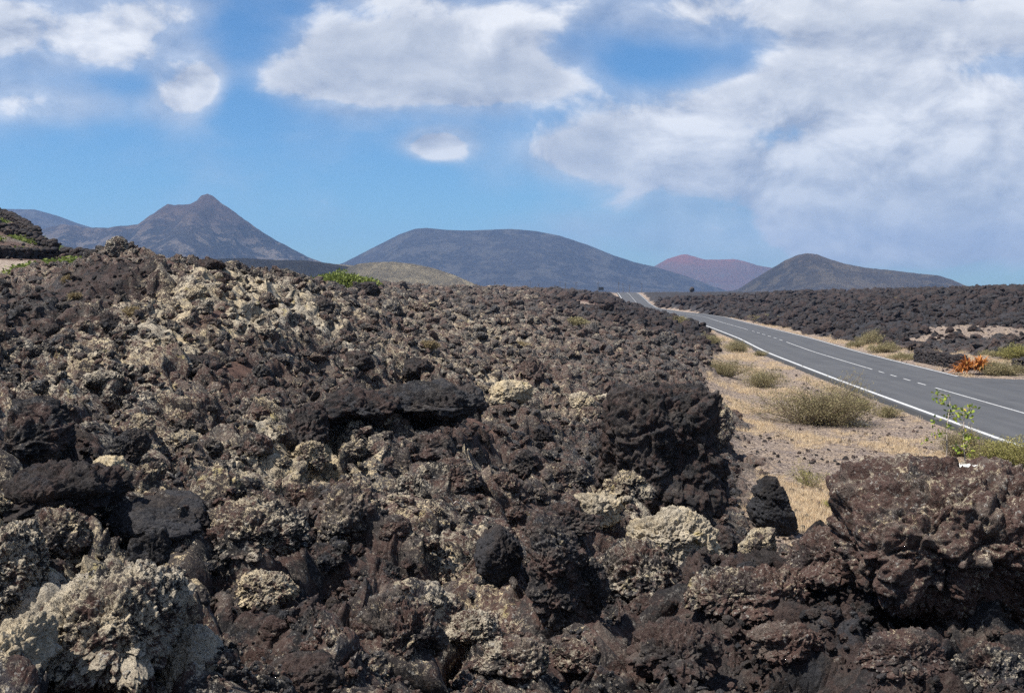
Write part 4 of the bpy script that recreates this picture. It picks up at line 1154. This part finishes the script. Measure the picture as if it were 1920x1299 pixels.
shrub(1440, 600, 60, 7, 'low dry bushes strip beside the far right road line', m_olive, 2, (.2, .09))
shrub(643, 541, 108, 27, 'bright green spreading shrub on the skyline', m_greeny, 12, (.16, .10), upward=1.2)
shrub(245, 596, 34, 20, 'dry straw tuft on the left mound', m_straw, 1.6, (.08, .014))
shrub(145, 562, 20, 12, 'small reddish dry tuft on the maroon slope', m_straw, .8, (.07, .014))
shrub(128, 530, 22, 12, 'small greenish dry tuft beside the flat grey slab', m_straw, .8, (.07, .014))
shrub(1072, 610, 54, 12, 'flat olive bush in the distant lava', m_olive, 2.2, (.12, .05))
shrub(795, 655, 40, 14, 'low greyish bush in the lava behind the ledge', m_straw, 1.4, (.09, .03))
shrub(975, 652, 50, 8, 'faint dry bush on the flow beyond the cream boulder', m_straw, 1.4, (.09, .03))
shrub(1680, 562, 12, 4, 'tiny bush on the far lava slope', m_olive, .5, (.2, .1), parts=False)

# dried orange succulent beyond the road
def rosette(px, py, wpx, hpx, label):
    x, y, z = hit(px, py); W = wpx * y / F; H = hpx * y / F; y += W * .2; x = (px - 960) / F * y
    e = link('dried_aloe', None, loc=(x, y, z), label=label, category='plant')
    r_ = np.random.default_rng(77)
    for c in range(22):
        ox, oy = (r_.uniform(-.38, .38) * W, r_.uniform(-.3, .3) * W * .7)
        zc = H * .45 * (1 - (2 * ox / W) ** 2) * r_.uniform(.2, 1)
        Vs, Fs, rn, off = [], [], [], 0
        for i in range(16):
            a = r_.uniform(0, 6.28); el = r_.uniform(.15, 1.3); L = H * r_.uniform(.38, .75)
            tm = np.linspace(0, 1, 6)
            rad = np.cos(el) * tm * L * 1.0; hh = np.sin(el) * tm * L - .45 * L * tm ** 3 + zc
            P = np.stack([ox + rad * math.cos(a), oy + rad * math.sin(a), hh], 1)
            sd = np.array([-math.sin(a), math.cos(a), 0])
            wd = .035 * (1 - tm ** 2) * 1.5 + .004
            A = P - sd * wd[:, None]; B = P + sd * wd[:, None]; Cc = P + np.array([0, 0, -.02])[None] * (1 - tm[:, None])
            V = np.stack([A, Cc, B], 1).reshape(-1, 3)
            for q in range(5):
                for s_ in (0, 1):
                    Fs.append([off + q * 3 + s_, off + q * 3 + s_ + 1, off + q * 3 + s_ + 4, off + q * 3 + s_ + 3])
            Vs.append(V); off += len(V); rn += [r_.uniform(0, .93)] * len(V)
        link('leaf_rosette', raw_mesh('leaf_rosette', np.concatenate(Vs), np.array(Fs), m_orange, dict(rnd=np.array(rn))), e)
rosette(1826, 704, 68, 50, 'dried orange aloe clump at the end of the stone wall')

# two thin saplings
def sapling(px, ytop, ybase, label, seed, lean):
    Y = 12.5
    x = (px - 960) / F * Y; z = EYE - (ybase - HY) / F * Y; H = (ybase - ytop) / F * Y
    e = link('sapling', None, loc=(x, Y, z), label=label, category='sapling')
    r_ = np.random.default_rng(seed)
    tm = np.linspace(0, 1, 12)
    P = np.stack([lean * tm ** 1.5 * H + .012 * np.sin(tm * 9), .02 * np.cos(tm * 7), tm * H], 1)
    V, Fa = tubes([(P, np.linspace(.0075, .0035, 12))], 6)
    st = link('stem', raw_mesh('stem', V, Fa, m_pale_twig), e)
    paths, C, Dv = [], [], []
    for i in range(15):
        t0 = r_.uniform(.42, .99) if i > 2 else r_.uniform(.2, .4)
        p0 = np.array([np.interp(t0, tm, P[:, k]) for k in range(3)])
        a = r_.uniform(0, 6.28); L = r_.uniform(.03, .22) * (1.25 - .5 * t0)
        p1 = p0 + np.array([math.cos(a) * L, math.sin(a) * L * .6, L * r_.uniform(-.1, .5)])
        paths.append((np.stack([p0, (p0 + p1) / 2 + [0, 0, .01], p1]), np.array([.0025, .002, .0015])))
        for k in range(9):
            C.append(p1 + r_.normal(size=3) * .022); d = r_.normal(size=3); d[2] -= .2; Dv.append(d / np.linalg.norm(d))
    V, Fa = tubes(paths, 4)
    link('twigs', raw_mesh('twigs', V, Fa, m_pale_twig), e)
    V, Fa = leaves_tri(np.array(C), np.array(Dv), .05, .028, r_)
    link('leaves', raw_mesh('leaves', V, Fa, m_sap, dict(rnd=np.repeat(r_.uniform(0, 1, len(C)), 4)), False), e)
m_sap = leaf_mat('sapling_leaf', (.16, .24, .03), (.34, .38, .06), (.55, .40, .06))
sapling(1778, 742, 880, 'taller thin sapling with pale stem and yellow green leaves', 4, .05)
sapling(1813, 765, 890, 'shorter thin sapling behind the huge right boulder', 5, -.02)

# dry grass
grass_col = bpy.data.collections.new('grass_tufts')
for i in range(6):
    r_ = np.random.default_rng(500 + i)
    n = 46
    C = np.stack([r_.normal(0, .10, n), r_.normal(0, .10, n), np.zeros(n)], 1)
    dd = np.stack([r_.normal(0, .38, n), r_.normal(0, .38, n), np.ones(n)], 1); dd /= np.linalg.norm(dd, axis=1)[:, None]
    V, Fa = leaves_tri(C, dd, r_.uniform(.10, .26, n), .007, r_)
    o = bpy.data.objects.new('grass_tuft_%02d' % i, raw_mesh('grass_tuft', V, Fa, m_grass, dict(rnd=np.repeat(r_.uniform(0, 1, n), 4)), False)); grass_col.objects.link(o)
def scat_grass():
    N = 60000
    u = rng.uniform(-.02, .62, N); y = np.exp(rng.uniform(np.log(15), np.log(200), N)); x = u * y
    d = np.abs(x - road_x(y))
    dn = fbm(x * .28, y * .16, 21.5, 3) + .14 * sstep(30, 45, y) - .09
    k = (verge_mask(x, y) > .7) & (d > HALF + .7) & ~((x > road_x(y)) & (y < 64.5)) & (dn > -.06 + rng.uniform(0, .22, N))
    x, y = x[k], y[k]; n = len(x)
    s = rng.uniform(.5, 1.1, n) * np.interp(y, [15, 40, 100], [.8, 1.1, 1.8])
    rot = np.stack([np.zeros(n), np.zeros(n), rng.uniform(0, 6.28, n)], 1)
    scl = np.stack([s, s, s * rng.uniform(.5, 1.0, n)], 1)
    P = np.stack([x, y, surf(x, y) - .01], 1)
    scatter('dry_grass', 'straw coloured dry grass on the verges', P, rot, scl, rng.integers(0, 6, n), {}, grass_col)
scat_grass()
# green plants on the terraces of the left hill
vine_col = bpy.data.collections.new('vine_tufts')
for i in range(4):
    r_ = np.random.default_rng(560 + i); n = 60
    C = np.stack([r_.normal(0, .35, n), r_.normal(0, .35, n), np.abs(r_.normal(0, .18, n))], 1)
    dd = r_.normal(size=(n, 3)); dd /= np.linalg.norm(dd, axis=1)[:, None]
    V, Fa = leaves_tri(C, dd, .22, .16, r_)
    o = bpy.data.objects.new('vine_tuft_%02d' % i, raw_mesh('vine_tuft', V, Fa, m_greeny, dict(rnd=np.repeat(r_.uniform(0, .7, n), 4)), False)); vine_col.objects.link(o)
gm = np.argwhere((GREEN > .5) & (UU > -.55))
sel = gm[rng.integers(0, len(gm), 2600)] if len(gm) else np.zeros((0, 2), int)
if len(sel):
    x = XX[sel[:, 0], sel[:, 1]] + rng.normal(0, .1, len(sel)); y = YY[sel[:, 0], sel[:, 1]]; n = len(x)
    s = rng.uniform(.4, 1.0, n)
    scatter('ground_vegetation', 'green creeping plants in bands on the left hill', np.stack([x, y, surf(x, y)], 1), np.stack([0 * x, 0 * x, rng.uniform(0, 6, n)], 1), np.stack([s, s, s * .7], 1), rng.integers(0, 4, n), {}, vine_col)

# ------------------------------------------------------------------ dry stone walls
def stone_wall(pts, h, th, label, seed, stone=.22):
    """pts: world (x,y) line; stones stacked along it as one wall"""
    r_ = np.random.default_rng(seed)
    pts = np.array(pts, float)
    seg = np.hypot(*np.diff(pts, axis=0).T); L = np.concatenate([[0], np.cumsum(seg)])
    V, Fs, off = [], [], 0
    bv, bf = ico(2)
    rows = max(2, int(round(h / (stone * .62))))
    for k in range(rows):
        s = r_.uniform(0, stone * .5)
        while s < L[-1]:
            sw = stone * r_.uniform(.7, 1.5)
            for side_ in (-1, 1):
                c = np.array([np.interp(s, L, pts[:, 0]), np.interp(s, L, pts[:, 1])])
                c2 = np.array([np.interp(min(s + .3, L[-1]), L, pts[:, 0]), np.interp(min(s + .3, L[-1]), L, pts[:, 1])]); dirv = c2 - c
                if np.linalg.norm(dirv) < .01: dirv = pts[-1] - pts[-2]
                dirv /= np.linalg.norm(dirv); nv = np.array([-dirv[1], dirv[0]])
                gz = float(surf_hi(c[0], c[1], .5))
                q = bv * (1 + .22 * perlin(bv[:, 0] * 1.6 + r_.uniform(0, 99), bv[:, 1] * 1.6, bv[:, 2] * 1.6 + off))[:, None]
                q = np.sign(q) * np.abs(q) ** .75
                q = q * [sw * .55, th * .30, stone * .36]
                X = c[0] + q[:, 0] * dirv[0] + (q[:, 1] + side_ * th * .22) * nv[0]; Y = c[1] + q[:, 0] * dirv[1] + (q[:, 1] + side_ * th * .22) * nv[1]
                V.append(np.stack([X, Y, gz + q[:, 2] * r_.uniform(.7, 1.5) + stone * .25 + k * stone * .6 + r_.uniform(-.09, .09)], 1)); Fs.append(bf + off); off += len(bv)
            s += sw
    o = link('stone_wall', raw_mesh('stone_wall', np.concatenate(V), np.concatenate(Fs), m_rock), label=label, category='wall', lich=.05, tint=.0, bare=.9)
    return o
def W2(px, D): return ((px - 960) / F * D, D)
stone_wall([W2(1722, 78), W2(1765, 73.5), W2(1812, 69.5)], .95, .6, 'dry stone wall of dark lava stones beyond the road', 1, .3)
stone_wall([W2(1903, 66.5), W2(1960, 65)], .95, .6, 'end of a dry stone wall cut off by the right edge', 2, .3)
stone_wall([W2(-40, 58), W2(60, 60), W2(130, 62), W2(185, 60)], .7, .7, 'long low terrace wall nearest below the green bands', 3, .35)
stone_wall([W2(-40, 82), W2(50, 80), W2(110, 78)], .8, .7, 'middle terrace wall between the two green bands', 4, .4)
stone_wall([W2(-60, 110), W2(10, 108), W2(40, 104), W2(75, 98)], 1.0, .8, 'topmost dark terrace wall on the crest of the left hill', 5, .45)

# ------------------------------------------------------------------ poles and a sign on the skyline
m_pole = plain('weathered_wood', (.10, .085, .075), .85, (.16, .14, .12), 3)
m_sign = plain('sign_back', (.03, .035, .045), .6)
POLE = None
for i, (px, top) in enumerate([(928, 527), (960, 530), (994, 526), (1010, 531), (1040, 534), (1050, 527), (1060, 529), (1080, 528), (1121, 529), (1160, 529), (1168, 531), (1180, 533), (1203, 530)]):
    D_ = 430 + 12 * (i % 3)
    x = (px - 960) / F * D_; z0 = 3.2; H = EYE + (HY - top) / F * D_ - z0
    if POLE is None:
        bm = bmesh.new()
        bmesh.ops.create_cone(bm, cap_ends=True, segments=8, radius1=.10, radius2=.07, depth=1.0, matrix=Matrix.Translation((0, 0, .5)))
        POLE = bpy.data.meshes.new('pole'); bm.to_mesh(POLE); bm.free(); POLE.materials.append(m_pole)
        bm = bmesh.new()
        bmesh.ops.create_cube(bm, size=1, matrix=Matrix.Diagonal((1.1, .1, .1, 1)))
        bmesh.ops.bevel(bm, geom=bm.edges[:], offset=.015, segments=1)
        ARM = bpy.data.meshes.new('crossarm'); bm.to_mesh(ARM); bm.free(); ARM.materials.append(m_pole)
    e = link('utility_pole', None, loc=(x, D_, z0), label='thin wooden pole on the skyline left of the far road crest' if px < 1150 else 'thin wooden pole on the skyline above the far road crest', category='pole', group='thin poles left of the far crest' if px < 1150 else 'thin poles above the far crest')
    p = link('post', POLE, e); p.scale = (1, 1, H)
    a = link('crossarm', ARM, e, loc=(0, -.12, H - .5))
e = link('road_sign', None, loc=((1127 - 960) / F * 410, 410, 3.2), label='small dark rectangular sign board on two posts on the skyline', category='sign')
bm = bmesh.new(); bmesh.ops.create_cube(bm, size=1, matrix=Matrix.Translation((0, 0, 2.15)) @ Matrix.Diagonal((1.9, .08, 1.25, 1))); bmesh.ops.bevel(bm, geom=bm.edges[:], offset=.02, segments=1)
me = bpy.data.meshes.new('board'); bm.to_mesh(me); bm.free(); me.materials.append(m_sign); link('board', me, e)
for s_ in (-.6, .6):
    p = link('post', POLE, e, loc=(s_, .09, 0)); p.scale = (.6, .6, 2.6)

# ------------------------------------------------------------------ dead sticks on the clearing
def stick(pts_px, label, r=.012):
    P = []
    for (px, py, dz) in pts_px:
        x, y, z = hit(px, py); P.append((x, y, z + .03 + dz))
    P = np.array(P); tm = np.linspace(0, 1, len(P)); tf = np.linspace(0, 1, 10)
    Q = np.stack([np.interp(tf, tm, P[:, k]) for k in range(3)], 1); Q[:, 1:] += np.random.default_rng(int(pts_px[0][0])).normal(0, .01, (10, 2))
    V, Fa = tubes([(Q, np.linspace(r, r * .5, 10))], 6)
    o = link('stick', raw_mesh('stick', V, Fa, m_pale_twig), label=label, category='stick')
stick([(1388, 858, 0), (1410, 853, .05), (1440, 847, .12)], 'pale forked stick lying left in the clearing beside dark stones')
stick([(1580, 874, 0), (1600, 869, .05), (1632, 864, .03)], 'pale stick lying right of the middle of the clearing')
stick([(1445, 893, 0), (1470, 894, .02), (1492, 894, .02)], 'thin pale twig left of the sparse grey green shrub')
stick([(1510, 842, 0), (1530, 848, .03)], 'short whitish stick at the far side of the clearing')
stick([(838, 962, .1), (862, 976, .1), (880, 985, .06)], 'dead grey twig lying over the pale rubble', .008)

# ------------------------------------------------------------------ white flake on the great boulder
pt = drop_on(1822, 874)
if pt is not None and pt.y < 14:
    S, Fa = rock_shape(66, 5, 'slab', (56 * pt.y / F, .12, .03), .9, dome=.5)
    m_white = plain('white_crust', (.42, .42, .41), .8, (.60, .60, .58), 40, .004)
    link('white_crust', raw_mesh('white_crust', S, Fa, m_white), loc=(pt.x, pt.y + .02, pt.z - .002), rot=(0, -.08, 0), label='small white crust patch on top of the huge right boulder', category='rock')

# ------------------------------------------------------------------ haze
bm = bmesh.new()
bmesh.ops.create_cube(bm, size=1, matrix=Matrix.Translation((0, 0, 197)) @ Matrix.Diagonal((15400, 15400, 401, 1)))
me = bpy.data.meshes.new('haze'); bm.to_mesh(me); bm.free()
hz = link('haze', me, kind='stuff')
m = bpy.data.materials.new('haze'); m.use_nodes = True; m.node_tree.nodes.clear()
t = NT(m.node_tree); pv_ = t.n('ShaderNodeVolumePrincipled'); o_ = t.n('ShaderNodeOutputMaterial')
pv_.inputs['Color'].default_value = (.36, .58, 1.0, 1); pv_.inputs['Density'].default_value = 1.05e-4; pv_.inputs['Anisotropy'].default_value = .2
t.t.links.new(pv_.outputs[0], o_.inputs['Volume'])
me.materials.append(m)
